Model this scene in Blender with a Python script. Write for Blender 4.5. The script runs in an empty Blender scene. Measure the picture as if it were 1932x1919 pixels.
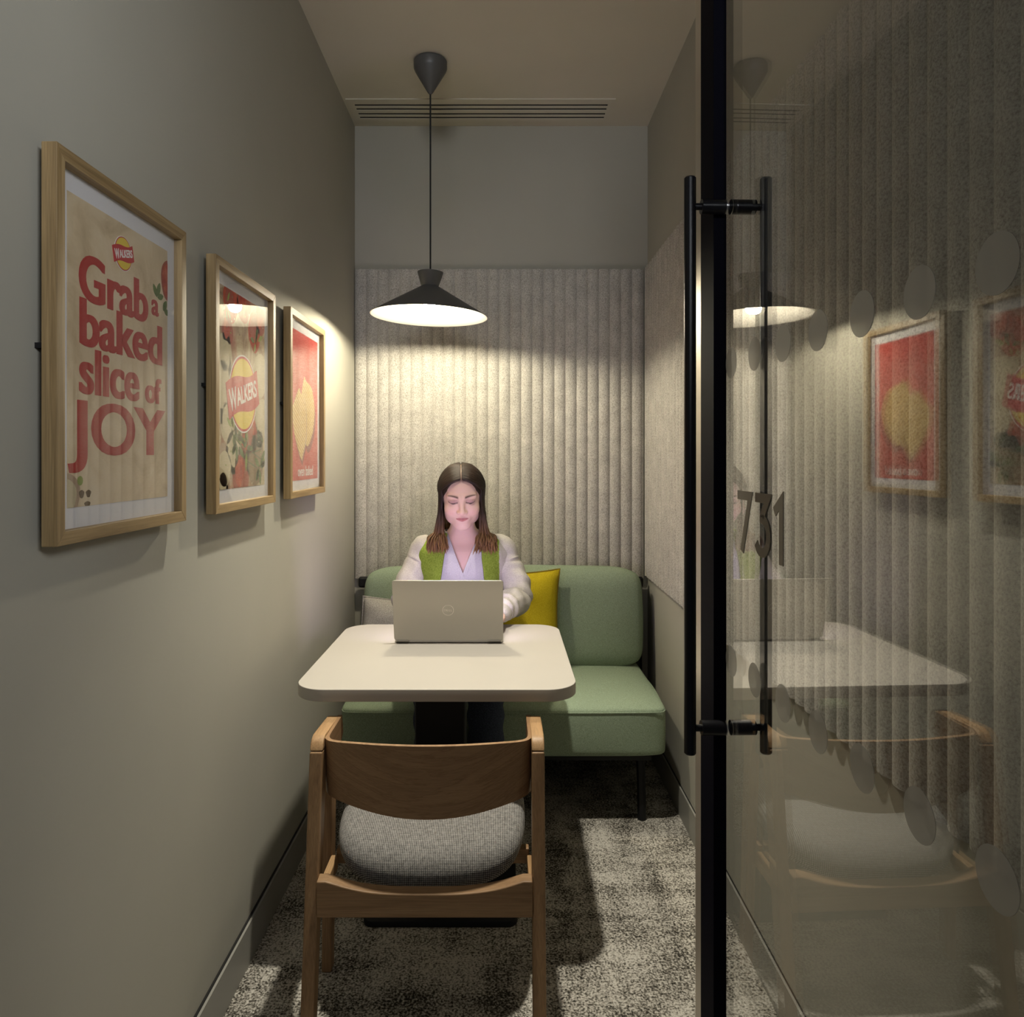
import bpy, bmesh, math, random
import numpy as np
from mathutils import Vector, Matrix, noise

random.seed(7)
SC = bpy.context.scene
COL = SC.collection
PI = math.pi

# ------------------------------------------------------------------ camera
cam_d = bpy.data.cameras.new('camera')
cam_d.sensor_fit = 'HORIZONTAL'
cam_d.sensor_width = 36.0
cam_d.lens = 36.0 * 1384 / 1932
cam_d.shift_x = 18 / 1932
cam_d.shift_y = -99.5 / 1932
cam_d.clip_start = 0.01
cam = bpy.data.objects.new('camera', cam_d)
cam.location = (0, 0, 1.345)
cam.rotation_euler = (PI / 2, 0, 0)
COL.objects.link(cam)
SC.camera = cam

# ------------------------------------------------------------------ exposure, world and lamps
SC.view_settings.view_transform = 'Standard'
SC.view_settings.look = 'None'
SC.view_settings.gamma = 1
SC.view_settings.use_curve_mapping = False
SC.view_settings.exposure = 0.10

world = bpy.data.worlds.new('world')
SC.world = world
world.use_nodes = True
bg = world.node_tree.nodes['Background']
bg.inputs['Color'].default_value = (0.80, 0.82, 1.0, 1)
bg.inputs['Strength'].default_value = 0.075

BULB_STRENGTH = 1260.0
SCREEN_STRENGTH = 9.0

def lamp(name, kind, loc, energy, color, rot=(0, 0, 0), **kw):
    d = bpy.data.lights.new(name, kind)
    d.energy = energy
    d.color = color
    for k, v in kw.items():
        setattr(d, k, v)
    o = bpy.data.objects.new(name, d)
    o.location = loc
    o.rotation_euler = rot
    COL.objects.link(o)
    return o

# recessed ceiling spot in the middle of the booth, above the chair
lamp('ceiling_spot', 'SPOT', (-0.05, 1.93, 2.845), 215, (1.0, 0.95, 0.82), spot_size=math.radians(65),
     spot_blend=1.0, shadow_soft_size=0.035)
# corridor ceiling light behind the camera
for CL, CT, CE, CS in (((1.25, -0.9, 2.35), (-0.68, 1.1, 2.1), 7, 75), ((-0.15, -1.5, 2.40), (-0.05, 3.38, 2.45), 3.0, 50)):
    lamp('corridor_light', 'AREA', CL, CE, (0.93, 0.96, 1.0), rot=(Vector(CT) - Vector(CL)).to_track_quat('-Z', 'Y').to_euler(),
         shape='RECTANGLE', size=1.0, size_y=0.6, spread=math.radians(CS))

# ------------------------------------------------------------------ node helpers
def new_mat(name):
    m = bpy.data.materials.new(name)
    m.use_nodes = True
    nt = m.node_tree
    return m, nt, nt.nodes['Principled BSDF']

def N(nt, t, **kw):
    n = nt.nodes.new(t)
    for k, v in kw.items():
        setattr(n, k, v)
    return n

def rgba(c):
    return (c[0], c[1], c[2], 1)

def plain(name, col, rough=0.6, metal=0.0, spec=0.5, sheen=0.0):
    m, nt, b = new_mat(name)
    b.inputs['Base Color'].default_value = rgba(col)
    b.inputs['Roughness'].default_value = rough
    b.inputs['Metallic'].default_value = metal
    b.inputs['Specular IOR Level'].default_value = spec
    if sheen:
        b.inputs['Sheen Weight'].default_value = sheen
    return m

def coords(nt, scale=(1, 1, 1), kind='Object', rot=(0, 0, 0)):
    tc = N(nt, 'ShaderNodeTexCoord')
    mp = N(nt, 'ShaderNodeMapping')
    mp.inputs['Scale'].default_value = scale
    mp.inputs['Rotation'].default_value = rot
    nt.links.new(tc.outputs[kind], mp.inputs['Vector'])
    return mp.outputs['Vector']

def noise_tex(nt, vec, scale, detail=4, rough=0.6, dist=0.0):
    n = N(nt, 'ShaderNodeTexNoise')
    n.inputs['Scale'].default_value = scale
    n.inputs['Detail'].default_value = detail
    n.inputs['Roughness'].default_value = rough
    n.inputs['Distortion'].default_value = dist
    nt.links.new(vec, n.inputs['Vector'])
    return n.outputs['Fac']

def ramp(nt, fac, stops):
    r = N(nt, 'ShaderNodeValToRGB')
    el = r.color_ramp.elements
    while len(el) < len(stops):
        el.new(0.5)
    for e, (p, c) in zip(el, stops):
        e.position = p
        e.color = rgba(c) if hasattr(c, '__len__') else (c, c, c, 1)
    nt.links.new(fac, r.inputs['Fac'])
    return r.outputs['Color']

def mixc(nt, fac, a, b, mode='MIX'):
    m = N(nt, 'ShaderNodeMix', data_type='RGBA', blend_type=mode)
    for sock, v in ((m.inputs[0], fac), (m.inputs[6], a), (m.inputs[7], b)):
        if hasattr(v, 'is_output'):
            nt.links.new(v, sock)
        elif hasattr(v, '__len__'):
            sock.default_value = rgba(v)
        else:
            sock.default_value = v
    return m.outputs[2]

def math_n(nt, op, a, b=None, c=None):
    m = N(nt, 'ShaderNodeMath', operation=op)
    for i, v in enumerate((a, b, c)):
        if v is None:
            continue
        if hasattr(v, 'is_output'):
            nt.links.new(v, m.inputs[i])
        else:
            m.inputs[i].default_value = v
    return m.outputs[0]

def bump(nt, b, height, strength=0.3, dist=0.002):
    n = N(nt, 'ShaderNodeBump')
    n.inputs['Strength'].default_value = strength
    n.inputs['Distance'].default_value = dist
    nt.links.new(height, n.inputs['Height'])
    nt.links.new(n.outputs['Normal'], b.inputs['Normal'])

def speckle(name, dark, mid, light, scale=260, rough=0.95, bstr=0.4, bdist=0.001, big=None, spec=0.2):
    m, nt, b = new_mat(name)
    v = coords(nt)
    f = noise_tex(nt, v, scale, 3, 0.7)
    c = ramp(nt, f, [(0.30, dark), (0.5, mid), (0.70, light)])
    if big:
        g = noise_tex(nt, v, big, 3, 0.5)
        c = mixc(nt, 0.35, c, ramp(nt, g, [(0.3, 0.35), (0.7, 0.65)]), 'OVERLAY')
    nt.links.new(c, b.inputs['Base Color'])
    b.inputs['Roughness'].default_value = rough
    b.inputs['Specular IOR Level'].default_value = spec
    bump(nt, b, f, bstr, bdist)
    return m

def wood(name, dark, mid, light, axis='X', freq=60, rough=0.5):
    m, nt, b = new_mat(name)
    s = {'X': (1.6, freq, freq), 'Y': (freq, 1.6, freq), 'Z': (freq, freq, 1.6)}[axis]
    v = coords(nt, s)
    f = noise_tex(nt, v, 1.0, 6, 0.65, 0.6)
    s2 = {'X': (14, freq * 9, freq * 9), 'Y': (freq * 9, 14, freq * 9), 'Z': (freq * 9, freq * 9, 14)}[axis]
    f2 = noise_tex(nt, coords(nt, s2), 1.0, 2, 0.5)
    c = ramp(nt, f, [(0.28, dark), (0.5, mid), (0.72, light)])
    c = mixc(nt, 0.35, c, ramp(nt, f2, [(0.3, 0.3), (0.7, 0.7)]), 'OVERLAY')
    nt.links.new(c, b.inputs['Base Color'])
    b.inputs['Roughness'].default_value = rough
    b.inputs['Specular IOR Level'].default_value = 0.35
    bump(nt, b, f2, 0.15, 0.0005)
    return m

def clear_glass(name, f0=0.06, tint=(0.95, 0.96, 0.95), gloss=(1, 1, 1)):
    m = bpy.data.materials.new(name)
    m.use_nodes = True
    nt = m.node_tree
    nt.nodes.clear()
    out = N(nt, 'ShaderNodeOutputMaterial')
    geo = N(nt, 'ShaderNodeNewGeometry')
    d = N(nt, 'ShaderNodeVectorMath', operation='DOT_PRODUCT')
    nt.links.new(geo.outputs['Incoming'], d.inputs[0])
    nt.links.new(geo.outputs['Normal'], d.inputs[1])
    c = math_n(nt, 'SUBTRACT', 1.0, math_n(nt, 'ABSOLUTE', d.outputs['Value']))
    p = math_n(nt, 'POWER', c, 5.0)
    F = math_n(nt, 'MULTIPLY_ADD', p, 1 - f0, f0)
    tr = N(nt, 'ShaderNodeBsdfTransparent')
    tr.inputs['Color'].default_value = rgba(tint)
    gl = N(nt, 'ShaderNodeBsdfGlossy')
    gl.inputs['Roughness'].default_value = 0.0
    gl.inputs['Color'].default_value = rgba(gloss)
    mx = N(nt, 'ShaderNodeMixShader')
    nt.links.new(F, mx.inputs[0])
    nt.links.new(tr.outputs[0], mx.inputs[1])
    nt.links.new(gl.outputs[0], mx.inputs[2])
    nt.links.new(mx.outputs[0], out.inputs['Surface'])
    return m

def emit(name, col, strength):
    m = bpy.data.materials.new(name)
    m.use_nodes = True
    nt = m.node_tree
    nt.nodes.clear()
    out = N(nt, 'ShaderNodeOutputMaterial')
    e = N(nt, 'ShaderNodeEmission')
    e.inputs['Color'].default_value = rgba(col)
    e.inputs['Strength'].default_value = strength
    nt.links.new(e.outputs[0], out.inputs['Surface'])
    return m

def attr_color(name, attr='Col', rough=0.5, bscale=None, sss=0.0, spec=0.4, sheen=0):
    m, nt, b = new_mat(name)
    a = N(nt, 'ShaderNodeAttribute', attribute_name=attr)
    nt.links.new(a.outputs['Color'], b.inputs['Base Color'])
    b.inputs['Roughness'].default_value = rough
    b.inputs['Specular IOR Level'].default_value = spec
    if sss:
        b.inputs['Subsurface Weight'].default_value = sss
        b.inputs['Subsurface Radius'].default_value = (0.012, 0.005, 0.003)
        b.inputs['Subsurface Scale'].default_value = 1.0
    return m

# ------------------------------------------------------------------ materials
def paint(name, col, rough=0.75):
    m, nt, b = new_mat(name)
    v = coords(nt)
    f = noise_tex(nt, v, 2.2, 3, 0.5)
    c = ramp(nt, f, [(0.3, tuple(x * 0.97 for x in col)), (0.7, tuple(x * 1.03 for x in col))])
    nt.links.new(c, b.inputs['Base Color'])
    b.inputs['Roughness'].default_value = rough
    b.inputs['Specular IOR Level'].default_value = 0.25
    bump(nt, b, noise_tex(nt, v, 420, 2, 0.5), 0.06, 0.0006)
    return m

M = {}
M['wall'] = paint('wall_paint', (0.385, 0.370, 0.312))
M['ceiling'] = paint('ceiling_paint', (0.60, 0.56, 0.47))
M['skirting'] = paint('skirting_paint', (0.30, 0.29, 0.255), 0.45)
M['felt'] = speckle('grey_felt', (0.22, 0.205, 0.18), (0.43, 0.41, 0.365), (0.57, 0.55, 0.50), 230, 1.0, 0.5, 0.0012, big=14)
M['black_metal'] = plain('black_powder_coat', (0.008, 0.008, 0.009), 0.5, spec=0.3)
M['black_frame'] = plain('black_door_frame', (0.004, 0.004, 0.008), 0.6, spec=0.03)
M['black_gloss'] = plain('black_anodised', (0.004, 0.004, 0.006), 0.33, spec=0.3)
M['alu'] = plain('pale_aluminium', (0.62, 0.56, 0.47), 0.35, 0.7)
M['steel'] = plain('steel', (0.5, 0.5, 0.5), 0.25, 1.0)
M['graphite'] = plain('graphite_lamp_paint', (0.085, 0.083, 0.080), 0.42)
M['lamp_white'] = plain('white_lamp_enamel', (0.62, 0.60, 0.54), 0.6)
M['cord'] = plain('black_cord', (0.010, 0.010, 0.010), 0.8)
M['table'] = paint('pale_laminate', (0.43, 0.40, 0.355), 0.5)
M['sage'] = speckle('sage_wool', (0.16, 0.205, 0.135), (0.275, 0.345, 0.24), (0.38, 0.45, 0.335), 420, 1.0, 0.5, 0.0008)
M['mustard'] = speckle('mustard_linen', (0.40, 0.30, 0.008), (0.50, 0.39, 0.012), (0.60, 0.47, 0.03), 300, 0.95, 0.3, 0.0006)
M['mustard_edge'] = plain('mustard_edge', (0.22, 0.155, 0.012), 0.9)
M['greywool'] = speckle('grey_wool', (0.15, 0.14, 0.125), (0.34, 0.32, 0.29), (0.52, 0.50, 0.46), 380, 1.0, 0.5, 0.001)
M['oak'] = wood('light_oak', (0.19, 0.122, 0.052), (0.31, 0.212, 0.098), (0.39, 0.28, 0.14), 'Z', 55)
M['oak_y'] = wood('light_oak_along', (0.19, 0.122, 0.052), (0.31, 0.212, 0.098), (0.39, 0.28, 0.14), 'Y', 55)
M['beech_z'] = wood('beech_upright', (0.20, 0.115, 0.056), (0.285, 0.17, 0.085), (0.34, 0.215, 0.112), 'Z', 40, 0.45)
M['beech_x'] = wood('beech_across', (0.20, 0.115, 0.056), (0.285, 0.17, 0.085), (0.34, 0.215, 0.112), 'X', 40, 0.45)
M['beech_y'] = wood('beech_along', (0.26, 0.145, 0.065), (0.38, 0.23, 0.11), (0.46, 0.29, 0.15), 'Y', 40, 0.45)
M['mat_board'] = plain('white_mount_board', (0.72, 0.71, 0.72), 0.9)
M['frame_glass'] = clear_glass('picture_glass', 0.05, (0.98, 0.98, 0.98))
M['door_glass'] = clear_glass('door_glass', 0.12, (0.95, 0.955, 0.95))
M['lid'] = plain('laptop_aluminium', (0.42, 0.40, 0.365), 0.36, 0.8)
M['laptop_dark'] = plain('laptop_dark', (0.02, 0.02, 0.022), 0.5)
M['key'] = plain('key_plastic', (0.04, 0.04, 0.042), 0.6)
M['silver'] = plain('silver_mark', (0.75, 0.73, 0.68), 0.3, 0.6)
M['screen'] = emit('laptop_screen', (0.80, 0.66, 1.0), SCREEN_STRENGTH)
M['bulb'] = emit('bulb_glow', (1.0, 0.905, 0.69), BULB_STRENGTH)
M['print_red'] = plain('print_red', (0.42, 0.028, 0.024), 0.8)
M['logo_red'] = plain('logo_red', (0.50, 0.02, 0.03), 0.8)
M['logo_yellow'] = plain('logo_yellow', (0.75, 0.56, 0.05), 0.8)
M['print_brown'] = plain('print_brown', (0.24, 0.155, 0.075), 0.85)
M['print_white'] = plain('print_white', (0.82, 0.80, 0.76), 0.8)
M['poster_red'] = paint('poster_red', (0.52, 0.062, 0.050), 0.85)
M['leaf'] = paint('print_leaf_green', (0.10, 0.16, 0.035), 0.85)
M['leaf2'] = paint('print_pale_leaf', (0.26, 0.32, 0.07), 0.85)
M['tomato'] = speckle('print_tomato', (0.30, 0.02, 0.012), (0.45, 0.05, 0.02), (0.55, 0.14, 0.06), 45, 0.9, 0, 0.0)
M['tomato_edge'] = plain('print_tomato_skin', (0.33, 0.045, 0.015), 0.85)
M['seed'] = plain('print_seed', (0.12, 0.075, 0.035), 0.85)
M['garlic'] = paint('print_cream', (0.55, 0.47, 0.30), 0.85)
M['onion'] = paint('print_onion', (0.42, 0.30, 0.20), 0.85)
M['stem'] = plain('print_stem', (0.08, 0.11, 0.03), 0.85)
M['skin'] = attr_color('skin', rough=0.55, sss=0.12, spec=0.35)
M['hair'] = attr_color('brown_hair', rough=0.55, spec=0.3)
M['cream_knit'] = speckle('cream_fleece', (0.38, 0.35, 0.31), (0.47, 0.44, 0.40), (0.53, 0.50, 0.46), 260, 1.0, 0.4, 0.001)
M['green_fleece'] = speckle('green_fleece', (0.13, 0.19, 0.02), (0.20, 0.28, 0.035), (0.27, 0.36, 0.06), 190, 1.0, 0.6, 0.002)
M['shirt'] = speckle('white_shirt', (0.42, 0.41, 0.42), (0.50, 0.485, 0.50), (0.55, 0.535, 0.55), 300, 0.95, 0.3, 0.0008)
M['denim'] = speckle('dark_denim', (0.015, 0.02, 0.034), (0.035, 0.044, 0.07), (0.07, 0.082, 0.115), 350, 0.95, 0.4, 0.0008)
M['shoe'] = plain('black_shoe', (0.012, 0.012, 0.012), 0.5)
M['gap_shade'] = plain('painted_gap_shade', (0.010, 0.009, 0.008), 0.9)  # near-black colour standing in for the shade inside narrow gaps

def chip_mat():
    m, nt, b = new_mat('print_chip_yellow')
    v = coords(nt, rot=(0.45, 0, 0))
    w = N(nt, 'ShaderNodeTexWave', wave_type='BANDS', bands_direction='Z')
    w.inputs['Scale'].default_value = 26
    w.inputs['Distortion'].default_value = 1.2
    w.inputs['Detail'].default_value = 2
    w.inputs['Detail Scale'].default_value = 2
    nt.links.new(v, w.inputs['Vector'])
    c = ramp(nt, w.outputs['Fac'], [(0.1, (0.50, 0.29, 0.07)), (0.6, (0.66, 0.45, 0.13)), (1.0, (0.72, 0.54, 0.20))])
    nt.links.new(c, b.inputs['Base Color'])
    b.inputs['Roughness'].default_value = 0.85
    return m
M['chip'] = chip_mat()
M['chip_shade'] = plain('print_deep_red', (0.24, 0.022, 0.018), 0.85)

def parchment():
    m, nt, b = new_mat('print_parchment')
    v = coords(nt)
    f = noise_tex(nt, v, 9, 5, 0.6, 0.8)
    c = ramp(nt, f, [(0.30, (0.50, 0.38, 0.23)), (0.5, (0.66, 0.53, 0.345)), (0.72, (0.73, 0.62, 0.45))])
    nt.links.new(c, b.inputs['Base Color'])
    b.inputs['Roughness'].default_value = 0.85
    return m
M['parchment'] = parchment()

def food_board():
    m, nt, b = new_mat('print_kitchen_board')
    v = coords(nt)
    f = noise_tex(nt, v, 11, 6, 0.65, 1.5)
    c = ramp(nt, f, [(0.26, (0.15, 0.075, 0.04)), (0.44, (0.34, 0.22, 0.12)), (0.56, (0.48, 0.38, 0.22)), (0.75, (0.60, 0.54, 0.36))])
    g = noise_tex(nt, v, 7, 3, 0.5, 0.6)
    c = mixc(nt, ramp(nt, g, [(0.52, 0.0), (0.66, 0.75)]), c, (0.40, 0.10, 0.06))
    nt.links.new(c, b.inputs['Base Color'])
    b.inputs['Roughness'].default_value = 0.85
    return m
M['board'] = food_board()

def carpet():
    m, nt, b = new_mat('distressed_carpet')
    v = coords(nt)
    a = noise_tex(nt, coords(nt, (7, 2.4, 1)), 1.3, 6, 0.65, 0.6)
    bb = noise_tex(nt, coords(nt, (2.6, 9, 1)), 1.2, 6, 0.65, 0.5)
    fine = noise_tex(nt, v, 165, 2, 0.6)
    med = noise_tex(nt, coords(nt, (1.5, 0.9, 1)), 62, 5, 0.75, 0.3)
    s = math_n(nt, 'ADD', math_n(nt, 'MULTIPLY', a, 0.42), math_n(nt, 'MULTIPLY', bb, 0.34))
    s = math_n(nt, 'ADD', s, math_n(nt, 'MULTIPLY', med, 0.52))
    s = math_n(nt, 'ADD', s, math_n(nt, 'MULTIPLY', fine, 0.75))
    c = ramp(nt, math_n(nt, 'SUBTRACT', s, 0.51), [(0.36, (0.030, 0.027, 0.022)), (0.44, (0.14, 0.127, 0.105)),
                                                  (0.515, (0.34, 0.315, 0.27)), (0.61, (0.58, 0.545, 0.48))])
    nt.links.new(c, b.inputs['Base Color'])
    b.inputs['Roughness'].default_value = 1.0
    b.inputs['Specular IOR Level'].default_value = 0.1
    bump(nt, b, math_n(nt, 'ADD', fine, med), 0.8, 0.003)
    return m
M['carpet'] = carpet()

def weave():
    m, nt, b = new_mat('grey_basket_weave')
    v = coords(nt)
    sep = N(nt, 'ShaderNodeSeparateXYZ')
    nt.links.new(v, sep.inputs[0])
    k = 2 * PI / 0.0090
    sx = math_n(nt, 'SINE', math_n(nt, 'MULTIPLY', sep.outputs[0], k))
    sz = math_n(nt, 'ADD', sep.outputs[1], sep.outputs[2])
    sy = math_n(nt, 'SINE', math_n(nt, 'MULTIPLY', sz, k))
    h = math_n(nt, 'MULTIPLY', math_n(nt, 'POWER', math_n(nt, 'ABSOLUTE', sx), 0.7), math_n(nt, 'POWER', math_n(nt, 'ABSOLUTE', sy), 0.7))
    f = noise_tex(nt, v, 120, 3, 0.6)
    hh = math_n(nt, 'ADD', math_n(nt, 'MULTIPLY_ADD', h, 0.75, 0.02), math_n(nt, 'MULTIPLY', math_n(nt, 'SUBTRACT', f, 0.5), 0.6))
    c = ramp(nt, hh, [(0.10, (0.05, 0.048, 0.046)), (0.42, (0.27, 0.258, 0.242)), (0.75, (0.50, 0.48, 0.45))])
    nt.links.new(c, b.inputs['Base Color'])
    b.inputs['Roughness'].default_value = 1.0
    b.inputs['Specular IOR Level'].default_value = 0.15
    bump(nt, b, h, 0.6, 0.0015)
    return m
M['weave'] = weave()

def vinyl():
    m = bpy.data.materials.new('frosted_vinyl')
    m.use_nodes = True
    nt = m.node_tree
    b = nt.nodes['Principled BSDF']
    b.inputs['Base Color'].default_value = (0.44, 0.42, 0.37, 1)
    b.inputs['Roughness'].default_value = 0.7
    b.inputs['Alpha'].default_value = 0.5
    return m
M['vinyl'] = vinyl()
M['number'] = plain('taupe_vinyl', (0.17, 0.145, 0.105), 0.7)

# ------------------------------------------------------------------ mesh helpers
class MB:
    """collects vertices and faces, then links them as one mesh object"""
    def __init__(s):
        s.v, s.f, s.m = [], [], []

    def add(s, verts, faces, mi=0):
        o = len(s.v)
        s.v += [tuple(p) for p in verts]
        s.f += [tuple(i + o for i in f) for f in faces]
        s.m += [mi] * len(faces)
        return o

    def box(s, lo, hi, mi=0):
        (x0, y0, z0), (x1, y1, z1) = lo, hi
        s.add([(x0, y0, z0), (x1, y0, z0), (x1, y1, z0), (x0, y1, z0), (x0, y0, z1), (x1, y0, z1), (x1, y1, z1), (x0, y1, z1)],
              [(0, 3, 2, 1), (4, 5, 6, 7), (0, 1, 5, 4), (1, 2, 6, 5), (2, 3, 7, 6), (3, 0, 4, 7)], mi)

    def hexa(s, p, mi=0):
        s.add(p, [(0, 3, 2, 1), (4, 5, 6, 7), (0, 1, 5, 4), (1, 2, 6, 5), (2, 3, 7, 6), (3, 0, 4, 7)], mi)

    def loft(s, rings, mi=0, cap=True, closed=True):
        n = len(rings[0])
        verts = [p for r in rings for p in r]
        faces = []
        for i in range(len(rings) - 1):
            for j in range(n if closed else n - 1):
                k = (j + 1) % n
                faces.append((i * n + j, i * n + k, (i + 1) * n + k, (i + 1) * n + j))
        if cap:
            faces.append(tuple(range(n - 1, -1, -1)))
            b = (len(rings) - 1) * n
            faces.append(tuple(range(b, b + n)))
        s.add(verts, faces, mi)

    def prism(s, outline, fn, t0, t1, mi=0):
        """outline: 2-D points; fn(u, v, t) -> 3-D point"""
        s.loft([[fn(u, v, t0) for u, v in outline], [fn(u, v, t1) for u, v in outline]], mi)

    def lathe(s, prof, cx, cy, n=48, mi=0, mats=None, closed=False):
        rings = [[(cx + r * math.cos(2 * PI * k / n), cy + r * math.sin(2 * PI * k / n), z) for k in range(n)] for r, z in prof]
        base = len(s.v)
        s.v += [p for r in rings for p in r]
        L = len(rings)
        for i in range(L if closed else L - 1):
            for k in range(n):
                k2 = (k + 1) % n
                i2 = (i + 1) % L
                s.f.append((base + i * n + k, base + i * n + k2, base + i2 * n + k2, base + i2 * n + k))
                s.m.append(mats[i] if mats else mi)
        if not closed:
            for i, rev in ((0, True), (L - 1, False)):
                if prof[i][0] > 1e-5:
                    idx = [base + i * n + k for k in range(n)]
                    s.f.append(tuple(reversed(idx)) if rev else tuple(idx))
                    s.m.append(mats[min(i, len(mats) - 1)] if mats else mi)

    def tube(s, pts, rad, n=12, mi=0, cap=True, flat=1.0, up=None):
        pts = [Vector(p) for p in pts]
        if not hasattr(rad, '__len__'):
            rad = [rad] * len(pts)
        rings = []
        ref = None
        for i, p in enumerate(pts):
            t = (pts[min(i + 1, len(pts) - 1)] - pts[max(i - 1, 0)]).normalized()
            if ref is None:
                a = Vector(up) if up else (Vector((0, 0, 1)) if abs(t.z) < 0.9 else Vector((1, 0, 0)))
            else:
                a = ref
            ref = (a - t * a.dot(t)).normalized()
            q = t.cross(ref)
            rings.append([p + ref * (rad[i] * flat * math.cos(2 * PI * k / n)) + q * (rad[i] * math.sin(2 * PI * k / n)) for k in range(n)])
        s.loft(rings, mi, cap)

    def build(s, name, mats, parent=None, smooth=False, bevel=0, segs=2, auto=None, subsurf=0, merge=False, wn=False):
        me = bpy.data.meshes.new(name)
        me.from_pydata(s.v, [], s.f)
        if not hasattr(mats, '__len__'):
            mats = [mats]
        for m in mats:
            me.materials.append(m)
        for p, mi in zip(me.polygons, s.m):
            p.material_index = mi
        bm = bmesh.new()
        bm.from_mesh(me)
        if merge:
            bmesh.ops.remove_doubles(bm, verts=bm.verts, dist=1e-5)
        bmesh.ops.recalc_face_normals(bm, faces=bm.faces)
        if bevel:
            es = [e for e in bm.edges if len(e.link_faces) == 2 and e.calc_face_angle(0) > 0.6]
            bmesh.ops.bevel(bm, geom=es, offset=bevel, segments=segs, profile=0.5, affect='EDGES', clamp_overlap=True)
        if smooth or bevel:
            for f in bm.faces:
                f.smooth = True
            lim = auto if auto else (math.radians(35) if not bevel else math.radians(50))
            for e in bm.edges:
                if len(e.link_faces) == 2 and e.calc_face_angle(0) > lim:
                    e.smooth = False
        bm.to_mesh(me)
        bm.free()
        o = bpy.data.objects.new(name, me)
        COL.objects.link(o)
        if bevel or wn:
            o.modifiers.new('weighted_normals', 'WEIGHTED_NORMAL').keep_sharp = True
        if subsurf:
            md = o.modifiers.new('subdivision', 'SUBSURF')
            md.levels = md.render_levels = subsurf
        if parent is not None:
            child(o, parent)
        return o

WORLD = {}
def child(o, parent):
    o.parent = parent
    o.matrix_parent_inverse = WORLD.get(parent.name, Matrix.Identity(4)).inverted()

def empty(name, loc, rz=0):
    o = bpy.data.objects.new(name, None)
    o.location = loc
    o.rotation_euler = (0, 0, rz)
    o.empty_display_size = 0.1
    COL.objects.link(o)
    WORLD[o.name] = Matrix.Translation(loc) @ Matrix.Rotation(rz, 4, 'Z')
    return o

def tag(o, label=None, cat=None, group=None, kind=None):
    if label: o['label'] = label
    if cat: o['category'] = cat
    if group: o['group'] = group
    if kind: o['kind'] = kind
    return o

def rebase(o, loc):
    o.data.transform(Matrix.Translation(-Vector(loc)))
    o.location = loc
    WORLD[o.name] = Matrix.Translation(loc)
    return o

def catmull(pts, n):
    """smooth resample of a list of tuples (any dimension)"""
    P = np.array(pts, float)
    out = []
    m = len(P)
    for i in range(m - 1):
        p0, p1, p2, p3 = P[max(i - 1, 0)], P[i], P[i + 1], P[min(i + 2, m - 1)]
        for k in range(n):
            t = k / n
            out.append(0.5 * ((2 * p1) + (-p0 + p2) * t + (2 * p0 - 5 * p1 + 4 * p2 - p3) * t * t + (-p0 + 3 * p1 - 3 * p2 + p3) * t ** 3))
    out.append(P[-1])
    return [tuple(map(float, q)) for q in out]

def rrect(x0, y0, x1, y1, r, n=10):
    pts = []
    for cx, cy, a0 in ((x1 - r, y1 - r, 0), (x0 + r, y1 - r, 90), (x0 + r, y0 + r, 180), (x1 - r, y0 + r, 270)):
        for k in range(n + 1):
            a = math.radians(a0 + 90 * k / n)
            pts.append((cx + r * math.cos(a), cy + r * math.sin(a)))
    return pts

def text_mesh(string, size, offset=0.0, align='CENTER', extrude=0.0, space=1.0):
    cu = bpy.data.curves.new('lettering', 'FONT')
    cu.body = string
    cu.size = size
    cu.offset = offset
    cu.align_x = align
    cu.space_character = space
    cu.extrude = extrude
    cu.resolution_u = 6
    o = bpy.data.objects.new('lettering', cu)
    COL.objects.link(o)
    dg = bpy.context.evaluated_depsgraph_get()
    me = bpy.data.meshes.new_from_object(o.evaluated_get(dg))
    bpy.data.objects.remove(o)
    bpy.data.curves.remove(cu)
    return me

def bold_text(mb, string, fn, bold, **kw):
    for dx in (-bold, 0, bold):
        k = dict(kw); k['left'] += bold + dx; k['width'] -= 2 * bold
        k['ext'] = k['ext'] + 0.0002 * (dx > 0) - 0.0002 * (dx < 0)
        add_text(mb, string, fn, **k)

def add_text(mb, string, fn, width=None, height=None, left=0.0, base=0.0, off=0.0, mi=0, ext=0.0003, n0=0.0, shear=0.0, space=1.0):
    """fit the lettering into a box: left edge, baseline, width and the height of its bounding box; fn(u, v, n)"""
    me = text_mesh(string, 1.0, off, 'LEFT', 0.5, space)
    V = [v.co.copy() for v in me.vertices]
    F = [tuple(p.vertices) for p in me.polygons]
    x0 = min(v.x for v in V); x1 = max(v.x for v in V)
    y1 = max(v.y for v in V); y0 = min(v.y for v in V)
    sx = width / (x1 - x0) if width else height / (y1 - y0)
    sy = height / (y1 - y0) if height else sx
    if not width: sx = sy
    pts = []
    for v in V:
        u = left + (v.x - x0) * sx
        w = base + (v.y - y0) * sy
        u += shear * (w - base)
        pts.append(fn(u, w, n0 + (ext if v.z > 0 else 0.0)))
    mb.add(pts, F, mi)
    bpy.data.meshes.remove(me)

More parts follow.
